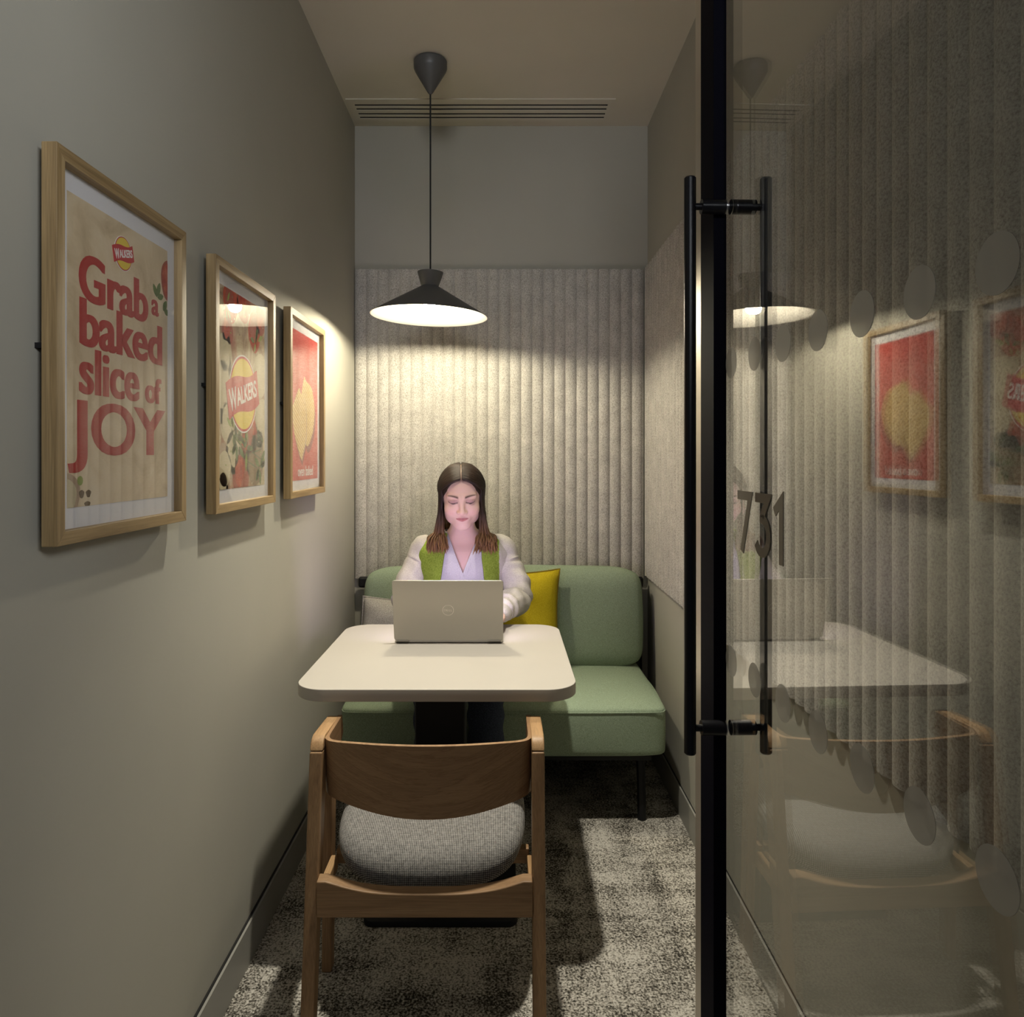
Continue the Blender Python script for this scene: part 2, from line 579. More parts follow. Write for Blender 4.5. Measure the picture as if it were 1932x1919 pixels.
# ================================================================== the setting
XL, XR, YB, YF, ZC = -0.680, 0.669, 3.38, 0.20, 2.864
def struct(name, lo, hi, mat):
    b = MB(); b.box(lo, hi)
    o = b.build(name, mat)
    tag(o, kind='structure')
    return o
tag(struct('floor', (XL - 0.1, YF, -0.06), (XR + 0.1, YB + 0.1, 0.0), M['carpet']), 'grey distressed patterned carpet floor', 'floor')
tag(struct('ceiling', (XL - 0.1, YF, ZC), (XR + 0.1, YB + 0.1, ZC + 0.1), M['ceiling']), 'plain painted ceiling of the booth', 'ceiling')
tag(struct('wall_left', (XL - 0.1, YF, 0), (XL, YB, ZC), M['wall']), 'warm grey left wall with three framed posters', 'wall')
tag(struct('wall_right', (XR, YF, 0), (XR + 0.1, YB, ZC), M['wall']), 'warm grey right wall behind the glass door', 'wall')
tag(struct('wall_back', (XL - 0.1, YB, 0), (XR + 0.1, YB + 0.1, ZC), M['wall']), 'warm grey end wall behind the sofa', 'wall')
def skirting(name, x0, x1, label):
    b = MB()
    b.box((x0, YF, 0), (x1, YB, 0.106))
    lo, hi = (x0, x1 - 0.006) if x0 < 0 else (x0 + 0.006, x1)
    b.box((lo, YF, 0.106), (hi, YB, 0.110), 1)  # dark strip painted as the shadow gap above the board
    tag(b.build(name, [M['skirting'], M['gap_shade']]), label, 'baseboard', kind='structure')
tag(struct('wall_front_added', (0.455, 0.30, 0), (XR, 0.40, ZC), M['wall']), 'unseen return wall added beside the door hinge', 'wall')  # unseen wall, added to keep corridor light off the right felt panel
skirting('baseboard_left', XL, XL + 0.011, 'flat grey baseboard along the left wall')
skirting('baseboard_right', XR - 0.008, XR, 'flat grey baseboard along the right wall')

# ------------------------------------------------------------------ felt panels
def flute(a0, a1, pitch, depth, base):
    """profile points (along, out)"""
    pts = []
    k = a0
    while k < a1 - 1e-6:
        e = min(k + pitch, a1)
        for j in range(12):
            u = -1 + 2 * j / 12
            pts.append((k + (u + 1) / 2 * (e - k), base + depth * max(0.0, 1 - abs(u) ** 2.3)))
        k = e
    pts.append((a1, base))
    return pts
def felt_panel(name, along0, along1, z0, z1, fn, label):
    prof = flute(along0, along1, 0.0508, 0.0095, 0.013)
    outline = [(along0, 0.001)] + [(a, o) for a, o in prof] + [(along1, 0.001)]
    b = MB()
    n = len(outline)
    b.v += [fn(a, o, z0) for a, o in outline] + [fn(a, o, z1) for a, o in outline]
    for i in range(n):
        j = (i + 1) % n
        b.f.append((i, j, n + j, n + i)); b.m.append(0)
    b.f.append(tuple(range(n - 1, -1, -1))); b.m.append(0)
    b.f.append(tuple(range(n, 2 * n))); b.m.append(0)
    o = b.build(name, M['felt'], smooth=True, auto=math.radians(40))
    return tag(o, label, 'acoustic panel', 'fluted felt panels')
felt_panel('acoustic_panel', XL + 0.004, 0.645, 0.783, 2.200, lambda a, o, z: (a, YB - o, z),
           'fluted light grey felt panel on the end wall behind the sofa')
felt_panel('acoustic_panel', 0.42, 3.352, 0.800, 2.200, lambda a, o, z: (XR - o, a, z),
           'long fluted grey felt panel on the right wall, seen mostly through the door glass')

# ------------------------------------------------------------------ ceiling vent
vent = tag(empty('air_vent', (-0.09, 3.21, ZC)), 'linear white slot air vent in the ceiling near the end wall', 'vent')
b = MB()
vx0, vx1, vy0, vy1 = -0.668, 0.482, 3.118, 3.325
b.box((vx0, vy0, ZC - 0.004), (-0.639, vy1, ZC))
b.box((0.455, vy0, ZC - 0.004), (vx1, vy1, ZC))
slots = [(3.163, 3.179), (3.199, 3.215), (3.244, 3.260), (3.279, 3.295)]
edges = [vy0] + [e for s in slots for e in s] + [vy1]
b.box((-0.639, edges[0], ZC - 0.004), (0.455, edges[1], ZC))
b.box((-0.639, edges[-2], ZC - 0.004), (0.455, edges[-1], ZC))
b.build('frame', M['ceiling'], vent)
for i in range(3):
    b = MB(); b.box((-0.639, slots[i][1], ZC - 0.004), (0.455, slots[i + 1][0], ZC))
    b.build('slat', M['ceiling'], vent)
b = MB(); b.box((-0.639, slots[0][0], ZC - 0.0012), (0.455, slots[-1][1], ZC - 0.0002))  # dark sheet in place of the shade deep inside the slots
b.build('slot_backing', M['gap_shade'], vent)

# ------------------------------------------------------------------ glass door, swung into the room
DA = math.atan(0.028)
DX, DY = 0.4145, 0.46
door = tag(empty('door_1', (DX, DY, 0), DA), 'black framed glass door standing open along the right side', 'door', kind='structure')
Wd = Matrix.Translation((DX, DY, 0)) @ Matrix.Rotation(DA, 4, 'Z')
def D(u, t, z):            # u along the door from its hinge, t out towards the room (left), z up
    return tuple(Wd @ Vector((-t, u, z)))
def dbox(b, u0, u1, t0, t1, z0, z1, mi=0):
    b.hexa([D(u0, t0, z0), D(u1, t0, z0), D(u1, t1, z0), D(u0, t1, z0), D(u0, t0, z1), D(u1, t0, z1), D(u1, t1, z1), D(u0, t1, z1)], mi)
LE = 0.826                 # inner edge of the leading stile
b = MB(); dbox(b, 0.05, LE + 0.01, -0.004, 0.004, 0.05, 2.46)
b.build('glass_pane', M['door_glass'], door)
b = MB(); dbox(b, LE, LE + 0.075, -0.001, 0.0215, 0.012, 2.5)
st = b.build('leading_stile', M['black_frame'], door)
b = MB(); dbox(b, LE + 0.0755, LE + 0.116, 0.004, 0.0195, 0.012, 2.5)
tag(b.build('edge_trim', M['alu'], door), 'pale metal edge strip')
b = MB(); dbox(b, 0.0, 0.05, -0.02, 0.0215, 0.012, 2.5)
b.build('hinge_stile', M['black_frame'], door)
b = MB(); dbox(b, 0.0505, LE - 0.0005, -0.02, 0.0215, 2.44, 2.5)
b.build('top_rail', M['black_metal'], door)
b = MB(); dbox(b, 0.0505, LE - 0.0005, -0.02, 0.0215, 0.012, 0.075)
b.build('bottom_rail', M['black_metal'], door)
HU = LE - 0.012
hz0, hz1 = 0.828, 1.828
for t in (0.0665, -0.0665):
    b = MB()
    n = 24
    for_r = []
    for zz, rr in ((hz0, 0.0085), (hz0 + 0.002, 0.0102), (hz1 - 0.002, 0.0102), (hz1, 0.0085)):
        for_r.append([D(HU + rr * math.cos(2 * PI * k / n), t + rr * math.sin(2 * PI * k / n), zz) for k in range(n)])
    b.loft(for_r)
    b.build('pull_bar', M['black_gloss'], door, smooth=True)
for zz in (1.777, 0.873):
    for sgn in (1, -1):
        b = MB()
        n = 24
        rings = []
        for t, r in ((0.006, 0.0105), (0.006, 0.0128), (0.047, 0.0128), (0.047, 0.006), (0.06, 0.006)):
            rings.append([D(HU + r * math.cos(2 * PI * k / n), sgn * t, zz + r * math.sin(2 * PI * k / n)) for k in range(n)])
        b.loft(rings)
        so = b.build('standoff', M['black_gloss'], door, smooth=True)
        rg = MB()
        rings = [[D(HU + r * math.cos(2 * PI * k / n), sgn * t, zz + r * math.sin(2 * PI * k / n)) for k in range(n)]
                 for t, r in ((0.0042, 0.0125), (0.0042, 0.0130), (0.006, 0.0130), (0.006, 0.0125))]
        rg.loft(rings)
        r_ = rg.build('washer', M['steel'], None, smooth=True)
        r_.parent = so
        r_.matrix_parent_inverse = Matrix.Identity(4)
        tag(r_, 'pale ring against the glass')
# dots on the glass in two rows
for row, zz in (('upper', 1.503), ('lower', 0.997)):
    for k in range(7):
        u = (1.246 - 0.1072 * k) - DY
        b = MB()
        n = 40
        b.loft([[D(u + 0.026 * math.cos(2 * PI * j / n), 0.0041 + t, zz + 0.026 * math.sin(2 * PI * j / n)) for j in range(n)] for t in (0, 0.0005)])
        b.build('frosted_dot', M['vinyl'], door)
# room number 731: reads from inside the room
def numfn(u, v, n):
    return D(0.752 - u, 0.0041 + n, 1.190 + v)
def thick_poly(b, pts, w, closed=False):
    """flat stroke of width w along a polyline, as a strip with small thickness"""
    L, R = [], []
    P = [Vector((p[0], p[1])) for p in pts]
    for i, p in enumerate(P):
        a = P[max(i - 1, 0)]; c = P[min(i + 1, len(P) - 1)]
        d1 = (p - a).normalized() if i > 0 else (c - p).normalized()
        d2 = (c - p).normalized() if i < len(P) - 1 else d1
        n1 = Vector((-d1.y, d1.x)); n2 = Vector((-d2.y, d2.x))
        nn = (n1 + n2).normalized()
        s = w / 2 / max(0.35, nn.dot(n1))
        L.append(p + nn * s); R.append(p - nn * s)
    for i in range(len(P) - 1):
        q = [L[i], L[i + 1], R[i + 1], R[i]]
        b.loft([[numfn(v.x, v.y, 0) for v in q], [numfn(v.x, v.y, 0.0012) for v in q]])
H = 0.098
digits = [
    [(0.0, H - 0.007), (0.056, H - 0.007), (0.020, 0.0)],
    [(0.078, H - 0.007), (0.128, H - 0.007), (0.104, 0.062)] +
    [(0.104 + 0.026 * math.sin(math.radians(a)), 0.031 + 0.026 * math.cos(math.radians(a)) + 0.003) for a in range(0, 250, 20)],
    [(0.152, H - 0.024), (0.176, H - 0.007), (0.176, 0.0)],
]
b = MB()
for d in digits:
    thick_poly(b, d, 0.0145)
b.build('room_number', M['number'], door)

# ================================================================== framed posters
CZ = 1.345 + 0.1618
FW, FH = 0.435, 0.588
PW, PH = 0.333, 0.483
def blob(cu, cv, ru, rv, n=28, wob=0.0, ph=0.0, rot=0.0):
    pts = []
    for k in range(n):
        a = 2 * PI * k / n
        r = 1 + wob * math.sin(3 * a + ph) + wob * 0.6 * math.sin(5 * a + 2 * ph)
        x, y = ru * r * math.cos(a), rv * r * math.sin(a)
        pts.append((cu + x * math.cos(rot) - y * math.sin(rot), cv + x * math.sin(rot) + y * math.cos(rot)))
    return pts
def leafshape(cu, cv, L, W, rot, n=10):
    pts = []
    for k in range(n + 1):
        t = k / n
        pts.append((t * L, W * math.sin(PI * t) ** 0.8))
    for k in range(n - 1, 0, -1):
        t = k / n
        pts.append((t * L, -W * math.sin(PI * t) ** 0.8))
    c, s = math.cos(rot), math.sin(rot)
    return [(cu + x * c - y * s, cv + x * s + y * c) for x, y in pts]
def clip_poly(pts, u0, u1, v0, v1):
    def cl(ps, inside, inter):
        out = []
        for i in range(len(ps)):
            a, b2 = ps[i - 1], ps[i]
            ia, ib = inside(a), inside(b2)
            if ia != ib: out.append(inter(a, b2))
            if ib: out.append(b2)
        return out
    def lerp(a, b2, t): return (a[0] + (b2[0] - a[0]) * t, a[1] + (b2[1] - a[1]) * t)
    for ax, lim, sg in ((0, u0, 1), (0, u1, -1), (1, v0, 1), (1, v1, -1)):
        if not pts: break
        pts = cl(pts, lambda p: sg * (p[ax] - lim) >= 0, lambda a, b2: lerp(a, b2, (lim - a[ax]) / (b2[ax] - a[ax])))
    return pts

def picture(yc, label, sheet, art):
    XF, XBK = -0.645, -0.668
    e = tag(empty('picture_frame', (XL, yc, CZ - FH / 2)), label, 'framed poster', 'oak framed posters on the left wall')
    w = 0.0206
    y0, y1, z0, z1 = yc - FW / 2, yc + FW / 2, CZ - FH / 2, CZ + FH / 2
    for mat, quads in ((M['oak_y'], [((y0, z1), (y1, z1), (y1 - w, z1 - w), (y0 + w, z1 - w)), ((y0, z0), (y0 + w, z0 + w), (y1 - w, z0 + w), (y1, z0))]),
                       (M['oak'], [((y0, z0), (y0, z1), (y0 + w, z1 - w), (y0 + w, z0 + w)), ((y1, z0), (y1 - w, z0 + w), (y1 - w, z1 - w), (y1, z1))])):
        for q in quads:
            b = MB()
            b.loft([[(XBK, p[0], p[1]) for p in q], [(XF, p[0], p[1]) for p in q]])
            b.build('frame_rail', mat, e, bevel=0.0008, segs=1)
    b = MB(); b.box((XBK + 0.001, y0 + w * 0.6, z0 + w * 0.6), (-0.6612, y1 - w * 0.6, z1 - w * 0.6))
    b.build('mount_board', M['mat_board'], e)
    b = MB(); b.box((-0.6612, yc - PW / 2, CZ - PH / 2), (-0.6605, yc + PW / 2, CZ + PH / 2))
    po = b.build('poster', sheet, e)
    WORLD[po.name] = Matrix.Identity(4)
    def fn(u, v, n):       # u from the left edge of the print, v above the camera height, n out of the sheet
        return (-0.6605 + n, yc - PW / 2 + u, 1.345 + v)
    art(fn, po)
    b = MB(); b.box((-0.6555, y0 + w * 0.6, z0 + w * 0.6), (-0.6535, y1 - w * 0.6, z1 - w * 0.6))
    b.build('glazing', M['frame_glass'], e)
    for a0, a1, c0, c1 in ((yc - 0.02, yc + 0.02, CZ + 0.18, CZ + 0.21), (y0 + 0.004, y0 + 0.02, CZ - 0.005, CZ + 0.003)):
        b = MB(); b.box((XL, a0, c0), (XBK + 0.0005, a1, c1))
        b.build('hanger', M['black_metal'], e)
    return e

def flat(name, po, fn, shapes, mats):
    """shapes: (outline, material index, layer)"""
    b = MB()
    for pts, mi, layer in shapes:
        pts = clip_poly(pts, 0.0, PW, 0.1618 - PH / 2, 0.1618 + PH / 2)
        if len(pts) < 3: continue
        b.loft([[fn(u, v, 0.0) for u, v in pts], [fn(u, v, 0.0001 + 0.00022 * layer) for u, v in pts]], mi)
    o = b.build(name, mats, None)
    o.parent = po
    return o
def logo(po, fn, cu, cv, s):
    """yellow disc with a slanted red ribbon and white capitals; s = ribbon width"""
    ang = math.radians(14)
    c, sn = math.cos(ang), math.sin(ang)
    def R(x, y): return (cu + x * c - y * sn, cv + x * sn + y * c)
    b = MB()
    def poly(pts, mi, layer):
        b.loft([[fn(u, v, 0.0) for u, v in pts], [fn(u, v, 0.0001 + 0.00022 * layer) for u, v in pts]], mi)
    r = s * 0.42
    poly(blob(cu, cv, r * 1.05, r * 1.05, 48), 0, 3)
    poly(blob(cu, cv, r * 1.01, r * 1.01, 48), 2, 4)
    poly(blob(cu, cv, r * 0.95, r * 0.95, 48), 1, 5)
    top = [(-0.5 + k / 12, 0.20 + 0.035 * math.sin(PI * 2 * k / 12)) for k in range(13)]
    bot = [(0.5 - k / 12, -0.20 + 0.035 * math.sin(PI * 2 * (12 - k) / 12)) for k in range(13)]
    poly([R(x * s, y * s) for x, y in top + bot], 2, 6)
    me_fn = lambda u, v, n: fn(*R(u, v), n)
    add_text(b, 'W', me_fn, width=0.22 * s, height=0.25 * s, left=-0.45 * s, base=-0.125 * s, off=0.022, mi=0, ext=0.0018)
    add_text(b, 'ALKERS', me_fn, width=0.66 * s, height=0.20 * s, left=-0.225 * s, base=-0.10 * s, off=0.022, mi=0, ext=0.0018)
    o = b.build('logo', [M['print_white'], M['logo_yellow'], M['logo_red']], None)
    o.parent = po

def art_words(fn, po):
    b = MB()
    e = 0.0005
    bold_text(b, 'Grab', fn, 0.0028, width=0.224, height=0.076, left=0.030, base=0.2455, off=0.014, ext=e)
    bold_text(b, 'a', fn, 0.0012, width=0.029, height=0.030, left=0.267, base=0.2660, off=0.014, ext=e)
    bold_text(b, 'baked', fn, 0.0028, width=0.278, height=0.0755, left=0.032, base=0.1735, off=0.014, ext=e)
    bold_text(b, 'slice', fn, 0.0028, width=0.190, height=0.0745, left=0.031, base=0.0975, off=0.014, ext=e)
    bold_text(b, 'of', fn, 0.0028, width=0.064, height=0.049, left=0.242, base=0.0985, off=0.014, ext=e)
    bold_text(b, 'JOY', fn, 0.0028, width=0.322, height=0.1150, left=0.001, base=-0.0265, off=0.014, ext=e)
    o = b.build('lettering', M['print_red'], None)
    o.parent = po
    logo(po, fn, 0.164, 0.3517, 0.068)
    sh = [(blob(0.336, 0.345, 0.030, 0.040, 30, 0.02), 0, 0), (blob(0.338, 0.345, 0.026, 0.035, 30, 0.03), 1, 1)]
    for cu, cv, L, W, a in ((0.290, 0.305, 0.030, 0.007, 1.2), (0.290, 0.303, 0.028, 0.006, 2.2), (0.292, 0.303, 0.024, 0.006, 0.3),
                            (0.315, 0.282, 0.026, 0.007, 1.0), (0.318, 0.285, 0.022, 0.006, -0.3)):
        sh.append((leafshape(cu, cv, L, W, a), 2, 2))
    sh += [(blob(0.0, -0.06, 0.034, 0.034, 30, 0.03), 4, 0), (blob(-0.002, -0.062, 0.026, 0.027, 30, 0.03), 5, 1),
           (blob(0.034, -0.039, 0.0075, 0.0075), 6, 1), (blob(0.038, -0.060, 0.007, 0.0065, 20, 0.08), 3, 1),
           (blob(0.057, -0.060, 0.007, 0.006, 20, 0.1), 3, 1), (blob(0.054, -0.077, 0.008, 0.005, 20, 0.1), 3, 1)]
    GM = [M['tomato_edge'], M['tomato'], M['leaf'], M['seed'], M['onion'], M['garlic'], M['leaf2']]
    flat('tomato_print', po, fn, sh[:7], GM)
    flat('onion_print', po, fn, sh[7:], GM)

def art_food(fn, po):
    rnd = random.Random(4)
    sh = []
    for cu, cv, r, mi in ((0.08, 0.37, 0.05, 0), (0.17, 0.385, 0.05, 1), (0.25, 0.33, 0.045, 0), (0.06, 0.30, 0.035, 1), (0.30, 0.37, 0.045, 1),
                          (0.02, 0.17, 0.075, 3), (0.06, 0.09, 0.05, 3), (0.04, 0.24, 0.05, 3), (0.30, 0.22, 0.05, 6), (0.31, 0.10, 0.05, 3),
                          (0.22, 0.055, 0.055, 0), (0.185, 0.03, 0.035, 1), (0.255, -0.01, 0.07, 2), (0.10, 0.01, 0.05, 3), (0.04, -0.03, 0.055, 4),
                          (0.15, -0.045, 0.058, 1), (0.03, -0.065, 0.035, 3), (0.29, 0.045, 0.03, 5)):
        sh.append((blob(cu, cv, r, r * rnd.uniform(0.85, 1.25), 36, 0.05, rnd.uniform(0, 6)), mi, 0))
        if mi in (0, 1):
            sh.append((blob(cu - 0.2 * r, cv + 0.15 * r, r * 0.55, r * 0.7, 28, 0.08, rnd.uniform(0, 6)), 1 - mi, 1))
        if mi == 3:
            sh.append((blob(cu, cv, r * 0.7, r * 0.75, 28, 0.06, rnd.uniform(0, 6)), 6, 1))
        if mi == 4:
            sh.append((blob(cu, cv, r * 0.75, r * 0.78, 28, 0.04), 3, 1))
    for cu, cv, n, L in ((0.12, 0.035, 9, 0.05), (0.19, 0.02, 7, 0.045), (0.29, -0.03, 8, 0.055), (0.10, 0.06, 6, 0.04), (0.26, 0.30, 5, 0.04), (0.05, 0.36, 4, 0.03)):
        for k in range(n):
            a = rnd.uniform(0, 2 * PI)
            d = rnd.uniform(0, 0.02)
            sh.append((leafshape(cu + d * math.cos(a), cv + d * math.sin(a), L * rnd.uniform(0.6, 1.1), L * 0.16, a), rnd.choice((5, 5, 7)), 2))
    for k in range(7):
        a = rnd.uniform(-0.5, 2.6)
        x, y = 0.15 + rnd.uniform(-0.05, 0.08), 0.0 + rnd.uniform(-0.02, 0.05)
        sh.append((leafshape(x, y, 0.09, 0.0016, a), 8, 2))
    for k in range(40):
        sh.append((blob(rnd.uniform(0.01, 0.32), rnd.uniform(-0.075, 0.40), 0.003, 0.0025, 8), rnd.choice((2, 3, 7)), 2))
    flat('food_print', po, fn, sh, [M['tomato'], M['tomato_edge'], M['print_brown'], M['garlic'], M['onion'], M['leaf'], M['garlic'], M['leaf2'], M['stem']])
    logo(po, fn, 0.166, 0.157, 0.225)

def art_chips(fn, po):
    front = [(0.020, 0.155), (0.045, 0.176), (0.093, 0.219), (0.110, 0.205), (0.150, 0.190), (0.178, 0.150), (0.182, 0.095), (0.172, 0.050),
             (0.130, -0.008), (0.120, -0.012), (0.085, 0.020), (0.050, 0.060), (0.026, 0.105)]
    back = [(0.120, 0.196), (0.158, 0.262), (0.175, 0.252), (0.220, 0.243), (0.262, 0.224), (0.288, 0.175), (0.290, 0.140), (0.270, 0.085), (0.255, 0.070),
            (0.225, 0.042), (0.185, 0.034), (0.150, 0.08)]
    def sm(p): return catmull(p + [p[0]], 4)[:-1]
    sh = [([(u + 0.012, v - 0.022) for u, v in sm(back)], 1, 0), ([(u + 0.010, v - 0.018) for u, v in sm(front)], 1, 0),
          (sm(back), 0, 1), ([(u + 0.007, v - 0.003) for u, v in sm(front)], 2, 2), (sm(front), 0, 3)]
    flat('chip_print', po, fn, sh, [M['chip'], M['chip_shade'], M['onion']])
    b = MB()
    add_text(b, 'oven baked', fn, width=0.185, height=0.033, left=0.082, base=-0.067, off=0.004, ext=0.0008)
    o = b.build('lettering', M['print_white'], None)
    o.parent = po

picture(1.2795, 'oak framed poster in big red words, biggest in view and nearest on the left wall', M['parchment'], art_words)
picture(1.8695, 'oak framed poster of tomatoes and herbs with a yellow and red badge', M['board'], art_food)
picture(2.4530, 'oak framed red poster with two large ridged chips, nearest the sofa', M['poster_red'], art_chips)

# ================================================================== pendant lamp
LX, LY = -0.277, 2.82
lampo = tag(empty('pendant_lamp', (LX, LY, ZC)), 'dark grey cone pendant lamp with white inside, lit above the table', 'pendant lamp')
b = MB()
b.lathe([(0.0005, ZC - 0.0005), (0.060, ZC - 0.0005), (0.064, ZC - 0.006), (0.064, ZC - 0.030), (0.060, ZC - 0.040), (0.010, ZC - 0.124), (0.004, ZC - 0.130), (0.0005, ZC - 0.130)], LX, LY, 40)
b.build('ceiling_rose', M['graphite'], lampo, smooth=True)
zr = 1.345 + 0.536
tilt = Matrix.Translation((LX, LY, zr + 0.17)) @ Matrix.Rotation(math.radians(1.7), 4, 'Y') @ Matrix.Translation((-LX, -LY, -zr - 0.17))
def tilted(b):
    b.v = [tuple(tilt @ Vector(p)) for p in b.v]
b = MB(); b.tube([(LX, LY, ZC - 0.128), (LX, LY, zr + 0.172)], 0.0032, 10)
b.build('cord', M['cord'], lampo, smooth=True)
b = MB()
b.lathe([(0.0005, zr + 0.171), (0.045, zr + 0.171), (0.050, zr + 0.169), (0.0335, zr + 0.116), (0.030, zr + 0.112), (0.0005, zr + 0.112)], LX, LY, 48)
tilted(b)
b.build('lamp_cap', M['graphite'], lampo, smooth=True)
b = MB()
b.lathe([(0.030, zr + 0.118), (0.036, zr + 0.1135), (0.2240, zr + 0.002), (0.2250, zr), (0.2225, zr), (0.036, zr + 0.1105), (0.028, zr + 0.1135), (0.0005, zr + 0.1135), (0.0005, zr + 0.118)], LX, LY, 96,
        mats=[0, 0, 0, 1, 1, 1, 1, 0])
tilted(b)
sh_ = b.build('lamp_shade', [M['graphite'], M['lamp_white']], lampo, smooth=True)
b = MB(); b.lathe([(0.0005, zr + 0.112), (0.020, zr + 0.112), (0.018, zr + 0.074), (0.0005, zr + 0.074)], LX, LY, 24)
tilted(b); b.build('bulb_holder', M['lamp_white'], lampo, smooth=True)
b = MB()
b.lathe([(0.0005, zr + 0.076), (0.012, zr + 0.074)] + [(0.0225 * math.sin(PI * (0.18 + 0.82 * k / 10)) + 0.0003, zr + 0.038 + 0.0225 * math.cos(PI * (0.18 + 0.82 * k / 10))) for k in range(11)], LX, LY, 20)
tilted(b); b.build('bulb', M['bulb'], lampo, smooth=True)

# ================================================================== sofa
sofa = tag(empty('sofa', (0.0, 2.9, 0)), 'sage green upholstered two-seat sofa against the end wall', 'sofa')
def puffy(name, lo, hi, r, mat, parent, puff=0.008, segs=5, fn=None):
    b = MB(); b.box(lo, hi)
    me = bpy.data.meshes.new(name)
    bm = bmesh.new()
    vs = [bm.verts.new(p) for p in b.v]
    for f in b.f: bm.faces.new([vs[i] for i in f])
    bmesh.ops.recalc_face_normals(bm, faces=bm.faces)
    bmesh.ops.subdivide_edges(bm, edges=bm.edges[:], cuts=13, use_grid_fill=True)
    c = (Vector(lo) + Vector(hi)) / 2
    h = (Vector(hi) - Vector(lo)) / 2
    for v in bm.verts:
        p = v.co - c
        q = Vector([max(-h[i] + r[i], min(h[i] - r[i], p[i])) for i in range(3)])
        d = Vector([(p[i] - q[i]) / r[i] for i in range(3)])
        if d.length > 1e-6:
            # superellipse mapping of the box shell to a rounded box
            m = max(abs(d.x), abs(d.y), abs(d.z))
            d = d.normalized() * m
            p = q + Vector([d[i] * r[i] for i in range(3)])
        u = [p[i] / h[i] for i in range(3)]
        for i in range(3):
            j, k = (i + 1) % 3, (i + 2) % 3
            if abs(u[i]) > 0.5:
                p[i] += math.copysign(puff * max(0, 1 - u[j] ** 2) * max(0, 1 - u[k] ** 2), u[i])
        v.co = c + p
        if fn: v.co = Vector(fn(*v.co))
    for f in bm.faces: f.smooth = True
    bm.to_mesh(me); bm.free()
    me.materials.append(mat)
    o = bpy.data.objects.new(name, me)
    COL.objects.link(o)
    md = o.modifiers.new('subdivision', 'SUBSURF'); md.levels = md.render_levels = 1
    if parent is not None: child(o, parent)
    return o
SX0, SX1 = -0.590, 0.598
def seat_fn(x, y, z): return (x, y, z)
puffy('seat_cushion', (SX0, 2.645, 0.250), (SX1, 3.30, 0.438), (0.028, 0.028, 0.024), M['sage'], sofa, 0.008)
def back_fn(x, y, z):
    return (x, y + (z - 0.43) * 0.10 - 0.02, z)
puffy('back_cushion', (-0.600, 3.165, 0.425), (0.607, 3.285, 0.852), (0.085, 0.05, 0.07), M['sage'], sofa, 0.010, fn=back_fn)
# seam lines round the seat's top edge
b = MB()
seam = [(SX0 + 0.008, 3.16, 0.419), (SX0 - 0.004, 2.95, 0.418), (SX0 + 0.001, 2.75, 0.418), (SX0 + 0.004, 2.69, 0.418), (SX0 + 0.010, 2.664, 0.418), (SX0 + 0.03, 2.650, 0.418), (SX0 + 0.12, 2.643, 0.418)] + \
       [(-0.2, 2.640, 0.418), (0.0, 2.639, 0.418), (0.2, 2.640, 0.418)] + [(SX1 - 0.12, 2.643, 0.418), (SX1 - 0.03, 2.650, 0.418), (SX1 - 0.010, 2.664, 0.418), (SX1 - 0.004, 2.69, 0.418), (SX1 - 0.001, 2.75, 0.418), (SX1 + 0.004, 2.95, 0.418), (SX1 - 0.008, 3.16, 0.419)]
b.tube(catmull(seam, 5), 0.0022, 8)
b.build('seam_piping', M['sage'], sofa, smooth=True)
b = MB()
b.box((-0.655, 3.325, 0.745), (0.640, 3.354, 0.795))
b.build('back_rail', M['black_metal'], sofa, bevel=0.012, segs=4)
b = MB()
b.box((-0.612, 3.30, 0.26), (0.632, 3.342, 0.79))
b.build('back_shell', M['black_metal'], sofa, bevel=0.02, segs=4)
b = MB()
b.box((-0.54, 2.70, 0.222), (0.55, 3.30, 0.248))
b.build('base_frame', M['black_metal'], sofa, bevel=0.004)
for x in (-0.502, 0.512):
    for y0, y1 in ((2.735, 2.715), (3.25, 3.28)):
        b = MB()
        pts = catmull([(x - 0.03 * (1 if x > 0 else -1), y0, 0.226), (x - 0.004 * (1 if x > 0 else -1), y0, 0.222), (x + 0.003 * (1 if x > 0 else -1), y0, 0.195), (x + 0.004 * (1 if x > 0 else -1), y1, 0.0)], 6)
        b.tube(pts, 0.0165, 8, flat=1.0)
        b.build('leg', M['black_metal'], sofa, smooth=True)

